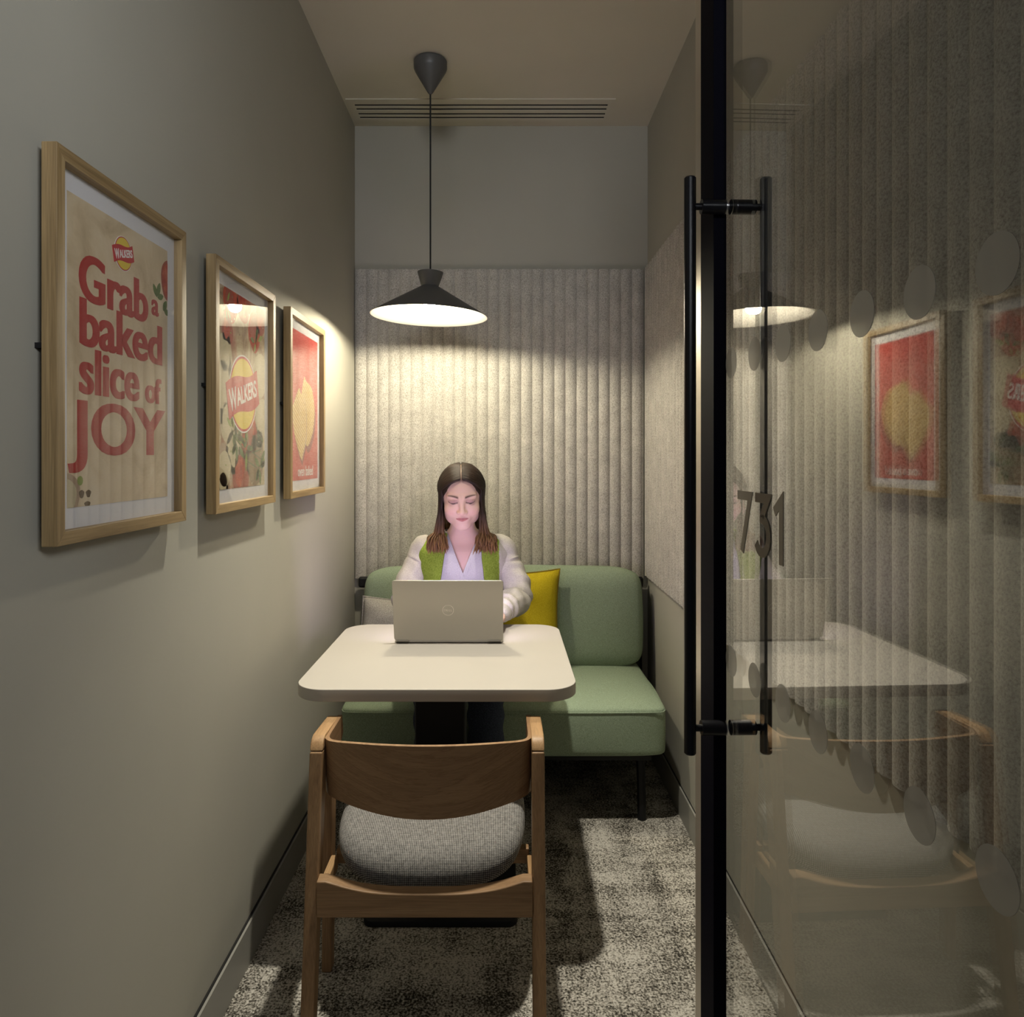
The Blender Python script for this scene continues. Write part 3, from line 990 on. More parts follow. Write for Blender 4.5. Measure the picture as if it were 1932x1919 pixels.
# ------------------------------------------------------------------ cushions
def cushion(name, w, h, t, mat, Mx, label, edge=None, ears=0.06):
    n = 26
    b = MB()
    P = {}
    for side in (1, -1):
        for i in range(n + 1):
            for j in range(n + 1):
                u, v = -1 + 2 * i / n, -1 + 2 * j / n
                pu = 1 - ears * (1 - v * v) ** 1.0
                pv = 1 - ears * (1 - u * u) ** 1.0
                th = (max(0, 1 - u ** 4) * max(0, 1 - v ** 4)) ** 0.6
                wr = 0.006 * noise.noise(Vector((u * 2.2, v * 2.2, side * 3.1 + w * 9))) + 0.0035 * noise.noise(Vector((u * 6, v * 6, side * 1.7 + h * 5)))
                p = Mx @ Vector((u * w / 2 * pu, side * (t / 2 * th + wr * th), v * h / 2 * pv))
                P[(side, i, j)] = len(b.v); b.v.append(tuple(p))
        for i in range(n):
            for j in range(n):
                q = (P[(side, i, j)], P[(side, i + 1, j)], P[(side, i + 1, j + 1)], P[(side, i, j + 1)])
                b.f.append(q if side < 0 else q[::-1]); b.m.append(0)
    o = b.build(name, mat, None, smooth=True, auto=math.radians(80), merge=True)
    tag(o, label, 'cushion')
    # piped seam round the edge
    s = MB()
    loop = []
    for i in range(n + 1): loop.append((-1 + 2 * i / n, -1))
    for j in range(1, n + 1): loop.append((1, -1 + 2 * j / n))
    for i in range(n - 1, -1, -1): loop.append((-1 + 2 * i / n, 1))
    for j in range(n - 1, -1, -1): loop.append((-1, -1 + 2 * j / n))
    pts = [Mx @ Vector((u * w / 2 * (1 - ears * (1 - v * v)) * 1.004, 0, v * h / 2 * (1 - ears * (1 - u * u)) * 1.004)) for u, v in loop]
    s.tube(pts, 0.0032, 8)
    so = s.build('seam', edge or mat, None, smooth=True)
    so.parent = o
    return o
def place(x, y, z, rx, ry, rz):
    return Matrix.Translation((x, y, z)) @ Matrix.Rotation(rz, 4, 'Z') @ Matrix.Rotation(rx, 4, 'X') @ Matrix.Rotation(ry, 4, 'Y')
cushion('cushion', 0.43, 0.43, 0.12, M['mustard'], place(0.034, 3.095, 0.648, math.radians(-10), math.radians(0), math.radians(4)),
        'mustard yellow square cushion on the sofa behind the person', M['mustard_edge'], 0.09)
cushion('cushion', 0.40, 0.30, 0.13, M['greywool'], place(-0.405, 3.06, 0.592, math.radians(-14), math.radians(3), math.radians(-6)),
        'grey woollen cushion on the sofa at the left end', None, 0.05)

# ================================================================== table
TX, TY = -0.179, 2.303
table = tag(empty('table', (TX, TY, 0)), 'square pale laminate table with rounded corners on a black pedestal', 'table')
b = MB()
o2 = rrect(TX - 0.379, 1.930, TX + 0.380, 2.677, 0.085, 12)
o1 = rrect(TX - 0.377, 1.932, TX + 0.378, 2.675, 0.083, 12)
b.loft([[(x, y, 0.697) for x, y in o1], [(x, y, 0.699) for x, y in o2], [(x, y, 0.728) for x, y in o2], [(x, y, 0.730) for x, y in o1]])
b.build('tabletop', M['table'], table, smooth=True, auto=math.radians(60), wn=True)
b = MB(); b.box((TX - 0.09, TY - 0.05, 0.016), (TX + 0.065, TY + 0.05, 0.69))
b.build('column', M['black_metal'], table, bevel=0.006)
b = MB(); b.box((TX - 0.22, TY - 0.2, 0.6905), (TX + 0.22, TY + 0.2, 0.6968))
b.build('top_plate', M['black_metal'], table)
b = MB()
r = rrect(TX - 0.222, 2.091, TX + 0.222, 2.503, 0.03, 8)
r2 = rrect(TX - 0.220, 2.093, TX + 0.220, 2.501, 0.028, 8)
b.loft([[(x, y, 0.0005) for x, y in r], [(x, y, 0.013) for x, y in r], [(x, y, 0.016) for x, y in r2]])
b.build('base_plate', M['black_metal'], table, smooth=True)

# ================================================================== laptop
PX, PY, PZ = -0.176, 2.405, 0.7305
laptop = tag(empty('laptop', (PX, PY, PZ)), 'open silver grey laptop on the table in front of the person', 'laptop')
b = MB()
r = rrect(PX - 0.178, PY + 0.004, PX + 0.178, PY + 0.232, 0.010, 5)
b.loft([[(x, y, PZ + 0.0015) for x, y in r], [(x, y, PZ + 0.014) for x, y in r]])
base = b.build('base', M['lid'], laptop, bevel=0.0015, segs=2)
b = MB(); b.box((PX - 0.160, PY + 0.030, PZ + 0.0141), (PX + 0.160, PY + 0.128, PZ + 0.0147))
kb = b.build('keyboard', M['laptop_dark'], None); kb.parent = base
b = MB()
for rr in range(6):
    for cc in range(15):
        x0 = PX - 0.157 + cc * 0.021; y0 = PY + 0.033 + rr * 0.0158
        b.box((x0, y0, PZ + 0.0147), (x0 + 0.0185, y0 + 0.0134, PZ + 0.0158))
kk = b.build('keys', M['key'], None); kk.parent = base; tag(kk, kind='stuff')
b = MB(); b.box((PX - 0.06, PY + 0.142, PZ + 0.0141), (PX + 0.06, PY + 0.222, PZ + 0.0144))
tp = b.build('touchpad', M['lid'], None); tp.parent = base
LA = math.radians(14.5)     # lean of the lid towards the camera side
def lidp(u, v, n):          # u across, v up the lid from its hinge, n outwards (towards the camera)
    y = PY - v * math.sin(LA) - n * math.cos(LA)
    z = PZ + 0.010 + v * math.cos(LA) - n * math.sin(LA)
    return (PX + u, y, z)
b = MB()
r = rrect(-0.1785, 0.002, 0.1785, 0.212, 0.008, 5)
b.loft([[lidp(u, v, -0.002) for u, v in r], [lidp(u, v, 0.0035) for u, v in r]])
lid = b.build('lid', M['lid'], laptop, bevel=0.001, segs=2)
b = MB(); r = rrect(-0.172, 0.012, 0.172, 0.207, 0.003, 3)
b.loft([[lidp(u, v, -0.0026) for u, v in r], [lidp(u, v, -0.0021) for u, v in r]])
sc = b.build('screen', M['screen'], None); sc.parent = lid; tag(sc, 'lit laptop screen')
b = MB()
n = 48
for i in range(n):
    a0, a1 = 2 * PI * i / n, 2 * PI * (i + 1) / n
    q = [(0.0185 * math.cos(a0), 0.0185 * math.sin(a0)), (0.0185 * math.cos(a1), 0.0185 * math.sin(a1)), (0.0172 * math.cos(a1), 0.0172 * math.sin(a1)), (0.0172 * math.cos(a0), 0.0172 * math.sin(a0))]
    b.loft([[lidp(u, v + 0.109, 0.0035) for u, v in q], [lidp(u, v + 0.109, 0.0042) for u, v in q]])
lf = lambda u, v, n: lidp(u, v + 0.109, 0.0035 + n)
add_text(b, 'D', lf, width=0.0062, height=0.0072, left=-0.0132, base=-0.0036, off=0.0, ext=0.0007)
add_text(b, 'LL', lf, width=0.0105, height=0.0072, left=0.0030, base=-0.0036, off=0.0, ext=0.0007)
me = None
ang = math.radians(24)
ef = lambda u, v, n: lidp(-0.0027 + u * math.cos(ang) - v * math.sin(ang), 0.109 + u * math.sin(ang) + v * math.cos(ang), 0.0035 + n)
add_text(b, 'E', ef, width=0.0054, height=0.0068, left=-0.0027, base=-0.0034, off=0.0, ext=0.0007)
lg = b.build('logo', M['silver'], None); lg.parent = lid; tag(lg, 'silver ringed word mark')
for s in (-1, 1):
    b = MB(); b.tube([(PX + s * 0.15 - 0.02, PY + 0.001, PZ + 0.009), (PX + s * 0.15 + 0.02, PY + 0.001, PZ + 0.009)], 0.005, 12)
    b.build('hinge', M['lid'], laptop, smooth=True)

# ================================================================== chair
CX = -0.181
chair = tag(empty('dining_chair', (CX, 1.85, 0)), 'beech wood armchair with bent plywood back and grey woven seat, tucked under the table', 'chair')
# backrest
path = [(-0.249, 1.950), (-0.249, 1.88), (-0.249, 1.815), (-0.243, 1.789), (-0.225, 1.774), (-0.18, 1.763), (-0.09, 1.749), (0, 1.744),
        (0.09, 1.749), (0.18, 1.763), (0.225, 1.774), (0.243, 1.789), (0.249, 1.815), (0.249, 1.88), (0.249, 1.950)]
pp = catmull(path, 6)
def zlow(x, y):
    a = min(1.0, abs(x) / 0.249)
    base = 0.479 + 0.046 * a ** 2.0
    return base + max(0.0, (y - 1.80)) * 0.55
b = MB()
rings = []
for i, (x, y) in enumerate(pp):
    x0, y0 = pp[max(i - 1, 0)]; x1, y1 = pp[min(i + 1, len(pp) - 1)]
    tx, ty = x1 - x0, y1 - y0
    L = math.hypot(tx, ty)
    nx, ny = -ty / L, tx / L
    ring = []
    zl = zlow(x, y); zt = 0.658
    t = 0.0055
    for k in range(9):
        f = k / 8
        lean = -0.012 * (f - 0.5)
        ring.append((CX + x + nx * t, y + ny * t + lean, zl + (zt - zl) * f))
    for k in range(8, -1, -1):
        f = k / 8
        lean = -0.012 * (f - 0.5)
        ring.append((CX + x - nx * t, y - ny * t + lean, zl + (zt - zl) * f))
    rings.append(ring)
b.loft(rings)
def back_mat():
    m, nt, bs = new_mat('beech_veneer')
    v = coords(nt, (1.0, 1, 1))
    sep = N(nt, 'ShaderNodeSeparateXYZ'); nt.links.new(v, sep.inputs[0])
    xx = math_n(nt, 'ADD', sep.outputs[0], 0.181)
    arc = math_n(nt, 'SUBTRACT', sep.outputs[2], math_n(nt, 'MULTIPLY', math_n(nt, 'MULTIPLY', xx, xx), 1.5))
    cmb = N(nt, 'ShaderNodeCombineXYZ')
    nt.links.new(math_n(nt, 'MULTIPLY', sep.outputs[0], 5.0), cmb.inputs[0])
    nt.links.new(math_n(nt, 'MULTIPLY', arc, 42.0), cmb.inputs[2])
    f = noise_tex(nt, cmb.outputs[0], 1.0, 5, 0.6, 0.4)
    f2 = noise_tex(nt, coords(nt, (14, 300, 300)), 1.0, 2, 0.5)
    c = ramp(nt, f, [(0.30, (0.225, 0.130, 0.065)), (0.46, (0.300, 0.180, 0.092)), (0.5, (0.240, 0.138, 0.068)), (0.54, (0.305, 0.183, 0.093)), (0.7, (0.34, 0.21, 0.11))])
    c = mixc(nt, 0.25, c, ramp(nt, f2, [(0.3, 0.35), (0.7, 0.65)]), 'OVERLAY')
    nt.links.new(c, bs.inputs['Base Color'])
    bs.inputs['Roughness'].default_value = 0.42
    bs.inputs['Specular IOR Level'].default_value = 0.35
    return m
b.build('backrest', back_mat(), chair, smooth=True, auto=math.radians(45))
def bar(name, p0, p1, w, d0, d1, mat, bev=0.004):
    """upright bar: width w in x, depth d in y at its lower and upper end"""
    b = MB()
    (x0, y0, z0), (x1, y1, z1) = p0, p1
    h = w / 2
    b.hexa([(x0 - h, y0 - d0 / 2, z0), (x0 + h, y0 - d0 / 2, z0), (x0 + h, y0 + d0 / 2, z0), (x0 - h, y0 + d0 / 2, z0),
            (x1 - h, y1 - d1 / 2, z1), (x1 + h, y1 - d1 / 2, z1), (x1 + h, y1 + d1 / 2, z1), (x1 - h, y1 + d1 / 2, z1)])
    return b.build(name, mat, chair, bevel=bev, segs=2)
for s in (-1, 1):
    bar('leg', (CX + s * 0.2665, 1.688, 0.0), (CX + s * 0.2665, 1.784, 0.634), 0.031, 0.040, 0.052, M['beech_z'])
    bar('leg', (CX + s * 0.277, 1.925, 0.0), (CX + s * 0.2665, 1.905, 0.632), 0.026, 0.036, 0.048, M['beech_z'])
    # armrest: short curved block that turns down into the rear leg
    b = MB()
    prof = [(1.7605, 0.6355), (1.7655, 0.648), (1.776, 0.660), (1.792, 0.665), (1.86, 0.662), (1.943, 0.657), (1.945, 0.6345), (1.86, 0.6345)]
    h = 0.0155
    b.loft([[(CX + s * 0.2665 - h, y, z) for y, z in prof], [(CX + s * 0.2665 + h, y, z) for y, z in prof]])
    b.build('armrest', M['beech_y'], chair, bevel=0.003, segs=2)
    # side seat rail
    b = MB()
    b.box((CX + s * 0.2535 - 0.009, 1.735, 0.275), (CX + s * 0.2535 + 0.009, 1.900, 0.312))
    b.build('side_rail', M['beech_y'], chair, bevel=0.003)
# rear seat rail with a hollowed top edge
b = MB()
nseg = 24
rings = []
for k in range(nseg + 1):
    x = -0.251 + 0.502 * k / nseg
    a = abs(x) / 0.251
    zt = 0.326 + 0.030 * min(1.0, (a / 0.9)) ** 3
    rings.append([(CX + x, 1.702, 0.272), (CX + x, 1.702, zt), (CX + x, 1.732, zt + 0.004), (CX + x, 1.732, 0.272)])
b.loft(rings)
b.build('rear_rail', M['beech_x'], chair, bevel=0.003, segs=2)
b = MB(); b.box((CX - 0.25, 1.905, 0.285), (CX + 0.25, 1.93, 0.325))
b.build('front_rail', M['beech_x'], chair, bevel=0.003)
# seat pad
b = MB()
nn = 72
def plan(k):
    a = 2 * PI * k / nn
    c, s = math.cos(a), math.sin(a)
    e = 2 / 4.6
    x = 0.240 * math.copysign(abs(c) ** e, c)
    e2 = 2 / 2.7
    y = 0.189 * math.copysign(abs(s) ** e2, s)
    return x, y
prof = [(0.0, -0.040), (0.5, -0.040), (0.80, -0.039), (0.90, -0.036), (0.965, -0.026), (0.995, -0.008), (1.0, 0.008), (0.99, 0.018), (0.965, 0.030), (0.925, 0.040), (0.86, 0.049), (0.74, 0.056), (0.52, 0.061), (0.28, 0.063), (0.0, 0.064)]
rings = []
for sc_, dz in prof:
    ring = []
    for k in range(nn):
        x, y = plan(k)
        sc2 = max(sc_, 0.002)
        x *= sc2; y *= sc2
        Y = 1.944 + y
        z = 0.327 + (Y - 1.755) * 0.165 + 0.034 * (x / 0.232) ** 2 + dz
        ring.append((CX + x, Y, z))
    rings.append(ring)
b.loft(rings)
b.build('seat', M['weave'], chair, smooth=True, auto=math.radians(70))

# ================================================================== person
HX, HY, HZ = -0.156, 2.812, 1.183      # centre of the head
HPITCH, HYAW, HROLL, HS = math.radians(17), math.radians(3), math.radians(-1.5), 0.965
HM = Matrix.Translation((HX, HY, HZ)) @ Matrix.Rotation(HYAW, 4, 'Z') @ Matrix.Rotation(HROLL, 4, 'Y') @ Matrix.Rotation(HPITCH, 4, 'X') @ Matrix.Diagonal((HS * 1.08, HS, HS, 1))
def head2world(P):          # head space: x right in view, y front (towards the camera), z up
    A = np.array(HM)
    Q = np.stack([P[..., 0], -P[..., 1], P[..., 2], np.ones(P.shape[:-1])], -1)
    return (Q @ A.T)[..., :3]
def smin(a, b_, k):
    h = np.clip(0.5 + 0.5 * (b_ - a) / k, 0, 1)
    return b_ * (1 - h) + a * h - k * h * (1 - h)
def smax(a, b_, k): return -smin(-a, -b_, k)
def ell(P, c, r):
    q = (P - np.array(c)) / np.array(r)
    k0 = np.linalg.norm(q, axis=-1)
    k1 = np.linalg.norm(q / np.array(r), axis=-1) + 1e-9
    return k0 * (k0 - 1) / k1
def caps(P, a, b_, r1, r2):
    a = np.array(a); b_ = np.array(b_)
    ba = b_ - a
    t = np.clip(((P - a) @ ba) / (ba @ ba), 0, 1)
    return np.linalg.norm(P - a - t[..., None] * ba, axis=-1) - (r1 + (r2 - r1) * t)
def head_sdf(P):
    S = P.copy(); S[..., 0] = np.abs(S[..., 0])
    d = ell(S, (0, -0.014, 0.036), (0.0735, 0.093, 0.088))
    d = smin(d, ell(S, (0, 0.018, -0.026), (0.0615, 0.070, 0.085)), 0.025)
    d = smin(d, ell(S, (0, 0.062, -0.092), (0.026, 0.021, 0.019)), 0.030)
    d = smin(d, ell(S, (0.037, 0.012, -0.062), (0.020, 0.030, 0.028)), 0.030)
    d = smin(d, ell(S, (0.038, 0.058, -0.026), (0.022, 0.024, 0.022)), 0.025)
    d = smin(d, caps(S, (0.008, 0.0775, 0.029), (0.044, 0.064, 0.030), 0.0095, 0.008), 0.016)
    d = smax(d, -ell(S, (0.0315, 0.0965, 0.0185), (0.0195, 0.0165, 0.0115)), 0.012)
    d = smin(d, ell(S, (0.0315, 0.0690, 0.0165), (0.0160, 0.0145, 0.0110)), 0.004)
    d = smin(d, caps(S, (0, 0.082, 0.018), (0, 0.1035, -0.0205), 0.0075, 0.0092), 0.012)
    d = smin(d, ell(S, (0, 0.1035, -0.0235), (0.0105, 0.0098, 0.0085)), 0.006)
    d = smin(d, ell(S, (0.0120, 0.0945, -0.0262), (0.0075, 0.0095, 0.0070)), 0.005)
    d = smin(d, ell(S, (0, 0.078, -0.053), (0.027, 0.0150, 0.020)), 0.014)
    d = smin(d, caps(S, (0.004, 0.0940, -0.0480), (0.0215, 0.0835, -0.0515), 0.0036, 0.0020), 0.004)
    d = smin(d, caps(S, (0.0, 0.0928, -0.0578), (0.0180, 0.0840, -0.0550), 0.0046, 0.0024), 0.004)
    mz = S[..., 2] + 0.0528 + 0.0 * S[..., 0]
    groove = np.sqrt((S[..., 1] - 0.0985) ** 2 + (mz * 2.2) ** 2 + (np.maximum(S[..., 0] - 0.019, 0) * 2) ** 2) - 0.0042
    d = smax(d, -groove, 0.0025)
    return d
# star-shaped head surface sampled by direction, denser towards the face
NT, NPH = 190, 260
dirs = []
th = np.linspace(0.0001, PI - 0.0001, NT)
ph = np.linspace(0, 2 * PI, NPH, endpoint=False)
TH, PHI = np.meshgrid(th, ph, indexing='ij')
phw = PHI - 0.55 * np.sin(PHI)       # angle 0 = front
DIR = np.stack([np.sin(TH) * np.sin(phw), np.sin(TH) * np.cos(phw), np.cos(TH)], -1)
lo = np.full(TH.shape, 0.02); hi = np.full(TH.shape, 0.16)
OC = np.array((0.0, 0.012, -0.012))
for _ in range(26):
    mid = (lo + hi) / 2
    ins = head_sdf(OC + DIR * mid[..., None]) < 0
    lo = np.where(ins, mid, lo); hi = np.where(ins, hi, mid)
HP = OC + DIR * lo[..., None]
HW = head2world(HP)
body = MB()
body.loft([[tuple(HW[i, j]) for j in range(NPH)] for i in range(NT)])
# ears
for s in (-1, 1):
    rings = []
    for k in range(9):
        t = k / 8
        zc = 0.030 - 0.062 * t
        wv = math.sin(PI * (0.12 + 0.80 * t)) ** 0.7
        ring = []
        for j in range(14):
            a = 2 * PI * j / 14
            ring.append((s * (0.0715 + 0.010 * wv * (1 - 0.4 * t) + 0.0055 * math.cos(a)), -0.012 + 0.006 * (1 - t) * -1 + 0.017 * wv * math.sin(a), zc))
        rings.append([tuple(q) for q in head2world(np.array(ring))])
    body.loft(rings)

BX = -0.156
TORSO = catmull([  # z, half width, half depth, centre y
    (0.43, 0.165, 0.110, 3.035), (0.52, 0.165, 0.112, 3.03), (0.62, 0.140, 0.104, 3.005), (0.72, 0.138, 0.102, 2.975), (0.82, 0.150, 0.112, 2.95),
    (0.90, 0.163, 0.112, 2.93), (0.965, 0.166, 0.095, 2.915), (1.005, 0.135, 0.074, 2.908), (1.035, 0.088, 0.062, 2.900), (1.060, 0.060, 0.056, 2.890),
    (1.090, 0.052, 0.053, 2.870), (1.130, 0.050, 0.053, 2.845), (1.165, 0.048, 0.050, 2.830)], 5)
def torso_ring(row, grow=0.0, n=64):
    z, w, d, cy = row
    ring = []
    for k in range(n):
        a = 2 * PI * k / n
        c, s = math.cos(a), math.sin(a)
        e = 2 / 2.35
        ring.append((BX + (w + grow) * math.copysign(abs(c) ** e, c), cy + (d + grow) * math.copysign(abs(s) ** e, s), z))
    return ring
body.loft([torso_ring(r, -0.006) for r in TORSO])
SH = [(BX - 0.162, 2.915, 0.975), (BX + 0.162, 2.915, 0.975)]
EL = [(-0.368, 2.850, 0.795), (0.056, 2.850, 0.795)]
WR = [(-0.300, 2.640, 0.772), (0.000, 2.638, 0.772)]
def limb(b, pts, n=16, k=6, mi=0, wob=None, up=None):
    q = catmull(pts, k)
    b.tube([p[:3] for p in q], [p[3] for p in q], n, mi, up=up)
for i in range(2):
    s = -1 if i == 0 else 1
    (sx, sy, sz), (ex, ey, ez), (wx, wy, wz) = SH[i], EL[i], WR[i]
    limb(body, [(sx - s * 0.03, sy, sz - 0.005, 0.046), (sx, sy, sz, 0.046), ((sx + ex) / 2, (sy + ey) / 2 + 0.004, (sz + ez) / 2, 0.039), (ex, ey, ez, 0.034),
                ((ex + wx) / 2, (ey + wy) / 2, (ez + wz) / 2 + 0.003, 0.032), (wx, wy, wz, 0.0225), (wx - s * 0.012, wy - 0.03, wz, 0.022)])
    # hand over the keyboard: palm, four curled fingers, thumb
    hd = Vector((-s * 0.30, -1, 0.0)).normalized()       # pointing direction
    sd = Vector((hd.y, -hd.x, 0)) * (-s)                 # towards the little finger (outside)
    if sd.x * s < 0: sd = -sd
    w0 = Vector((wx - s * 0.012, wy - 0.03, wz + 0.001))
    rings = []
    for t, hw, hh, dz in ((-0.012, 0.021, 0.017, 0.0), (0.012, 0.027, 0.016, 0.003), (0.04, 0.035, 0.0145, 0.006), (0.065, 0.038, 0.0125, 0.006), (0.08, 0.036, 0.010, 0.004)):
        c = w0 + hd * t + Vector((0, 0, dz))
        rings.append([tuple(c + sd * (hw * math.cos(2 * PI * k / 16)) + Vector((0, 0, hh * math.sin(2 * PI * k / 16)))) for k in range(16)])
    body.loft(rings)
    for off, L in ((-0.027, 0.070), (-0.009, 0.078), (0.010, 0.073), (0.027, 0.058)):
        k0 = w0 + hd * 0.070 + sd * off + Vector((0, 0, 0.004))
        fan = (hd + sd * off * 2.0).normalized()
        pts = [k0, k0 + fan * L * 0.15 + Vector((0, 0, 0.004)), k0 + fan * L * 0.48 + Vector((0, 0, 0.003)), k0 + fan * L * 0.74 + Vector((0, 0, -0.010)), k0 + fan * L * 0.86 + Vector((0, 0, -0.021))]
        rr = (0.0095, 0.0090, 0.0082, 0.0075, 0.0062)
        limb(body, [(p.x, p.y, p.z, r) for p, r in zip(pts, rr)], 12, 4)
    t0 = w0 + hd * 0.022 - sd * 0.020
    td = (hd - sd * 0.75).normalized()
    pts = [t0, t0 + td * 0.022 + Vector((0, 0, -0.001)), t0 + td * 0.042 + hd * 0.004 + Vector((0, 0, -0.004)), t0 + td * 0.052 + hd * 0.014 + Vector((0, 0, -0.008))]
    limb(body, [(p.x, p.y, p.z, r) for p, r in zip(pts, (0.013, 0.0115, 0.0095, 0.0075))], 12, 4)
LEGX = [-0.245, -0.058]
for i, s in ((0, -1), (1, 1)):
    lx = LEGX[i]
    limb(body, [(BX + s * 0.075, 3.06, 0.505, 0.075), (BX + s * 0.085, 2.95, 0.512, 0.076), (lx, 2.76, 0.515, 0.066), (lx, 2.60, 0.512, 0.054), (lx, 2.555, 0.475, 0.052),
                (lx, 2.575, 0.34, 0.048), (lx, 2.60, 0.16, 0.034), (lx, 2.60, 0.075, 0.034)])
    limb(body, [(lx, 2.625, 0.045, 0.030), (lx, 2.59, 0.048, 0.034), (lx, 2.52, 0.036, 0.030), (lx + s * 0.005, 2.455, 0.028, 0.022)])

def remesh(o, voxel, smooth_it=2, fac=0.5):
    md = o.modifiers.new('r', 'REMESH'); md.mode = 'VOXEL'; md.voxel_size = voxel; md.use_smooth_shade = True
    if smooth_it:
        sm = o.modifiers.new('s', 'SMOOTH'); sm.iterations = smooth_it; sm.factor = fac
    dg = bpy.context.evaluated_depsgraph_get()
    me = bpy.data.meshes.new_from_object(o.evaluated_get(dg))
    old = o.data
    o.modifiers.clear()
    o.data = me
    mats = [m for m in old.materials]
    bpy.data.meshes.remove(old)
    if not me.materials:
        for m in mats: me.materials.append(m)
    return o
person = body.build('person', M['skin'])
remesh(person, 0.0023, 1, 0.4)
me = person.data
nv = len(me.vertices)
co = np.empty(nv * 3); me.vertices.foreach_get('co', co); co = co.reshape(-1, 3)
IA = np.linalg.inv(np.array(HM))
hp = (np.c_[co, np.ones(nv)] @ IA.T)[:, :3]; hp[:, 1] *= -1
colr = np.tile(np.array((0.70, 0.475, 0.395)), (nv, 1))
def blend(mask, c, a=1.0):
    global colr
    mm = (np.clip(mask, 0, 1) * a)[:, None]
    colr = colr * (1 - mm) + np.array(c) * mm
ax = np.abs(hp[:, 0]); yy = hp[:, 1]; zz = hp[:, 2]
front = yy > 0.045
blend(np.exp(-((ax - 0.040) / 0.018) ** 2 - ((zz + 0.026) / 0.016) ** 2) * front, (0.70, 0.38, 0.33), 0.45)
blend(np.exp(-(ax / 0.012) ** 2 - ((zz + 0.026) / 0.010) ** 2) * front, (0.70, 0.40, 0.34), 0.35)
# lips
up_edge = -0.0453 - 0.0048 * np.clip(ax / 0.022, 0, 1) ** 1.6 - 0.0012 * np.exp(-(ax / 0.004) ** 2)
lo_edge = -0.0632 + 0.0090 * np.clip(ax / 0.022, 0, 1) ** 1.8
lips = np.clip((up_edge - zz) / 0.0012, 0, 1) * np.clip((zz - lo_edge) / 0.0012, 0, 1) * (ax < 0.0225) * (yy > 0.07)
blend(lips, (0.42, 0.135, 0.135), 0.85)
blend(np.exp(-((zz + 0.0528 - 0.0008 * np.clip(ax / 0.02, 0, 1)) / 0.0011) ** 2) * (ax < 0.022) * (yy > 0.07), (0.20, 0.05, 0.05), 0.85)
# brows
bz = 0.0320 + 0.0050 * np.sin(np.clip((ax - 0.010) / 0.042, 0, 1) * PI * 0.72)
bw = 0.0044 * np.clip(1.15 - (ax - 0.012) / 0.045, 0.25, 1)
blend(np.exp(-((zz - bz) / bw) ** 2) * np.clip((ax - 0.010) / 0.004, 0, 1) * np.clip((0.053 - ax) / 0.005, 0, 1) * (yy > 0.03), (0.045, 0.023, 0.015), 0.96)
# lowered lids: darker tint, lash line
lz = 0.0110 - 0.0040 * (1 - ((ax - 0.0315) / 0.0165) ** 2)
lidm = np.clip((zz - lz) / 0.0015, 0, 1) * np.clip((0.0245 - zz) / 0.004, 0, 1) * np.exp(-((ax - 0.0315) / 0.0155) ** 4) * front
blend(lidm, (0.36, 0.19, 0.18), 0.75)
lash = np.exp(-((zz - lz) / 0.0024) ** 2) * (np.abs(ax - 0.0315) < 0.0172) * front
blend(lash, (0.03, 0.018, 0.014), 0.95)
slit = np.clip((lz - zz) / 0.0008, 0, 1) * np.clip((zz - lz + 0.0042 * (1 - ((ax - 0.0315) / 0.0155) ** 2)) / 0.0008, 0, 1) * (np.abs(ax - 0.0315) < 0.0155) * front
blend(slit, (0.30, 0.20, 0.18), 0.8)
blend(slit * (np.abs(ax - 0.0315) < 0.0062), (0.045, 0.03, 0.026), 0.9)
crease = np.exp(-((zz - (0.0232 - 0.0035 * ((ax - 0.0315) / 0.016) ** 2)) / 0.0010) ** 2) * (np.abs(ax - 0.0315) < 0.015) * front
blend(crease, (0.33, 0.18, 0.15), 0.55)
blend(np.exp(-((ax - 0.0058) / 0.0030) ** 2 - ((zz + 0.0318) / 0.0018) ** 2) * (yy > 0.08), (0.20, 0.08, 0.06), 0.7)
# scalp under the hair is dark
ca = me.color_attributes.new('Col', 'FLOAT_COLOR', 'POINT')
ca.data.foreach_set('color', np.c_[colr, np.ones(nv)].astype(np.float32).ravel())
tag(person, 'woman with long brown hair in a cream and green fleece behind the laptop', 'person')

def clothe(o):
    o.parent = person
    return o
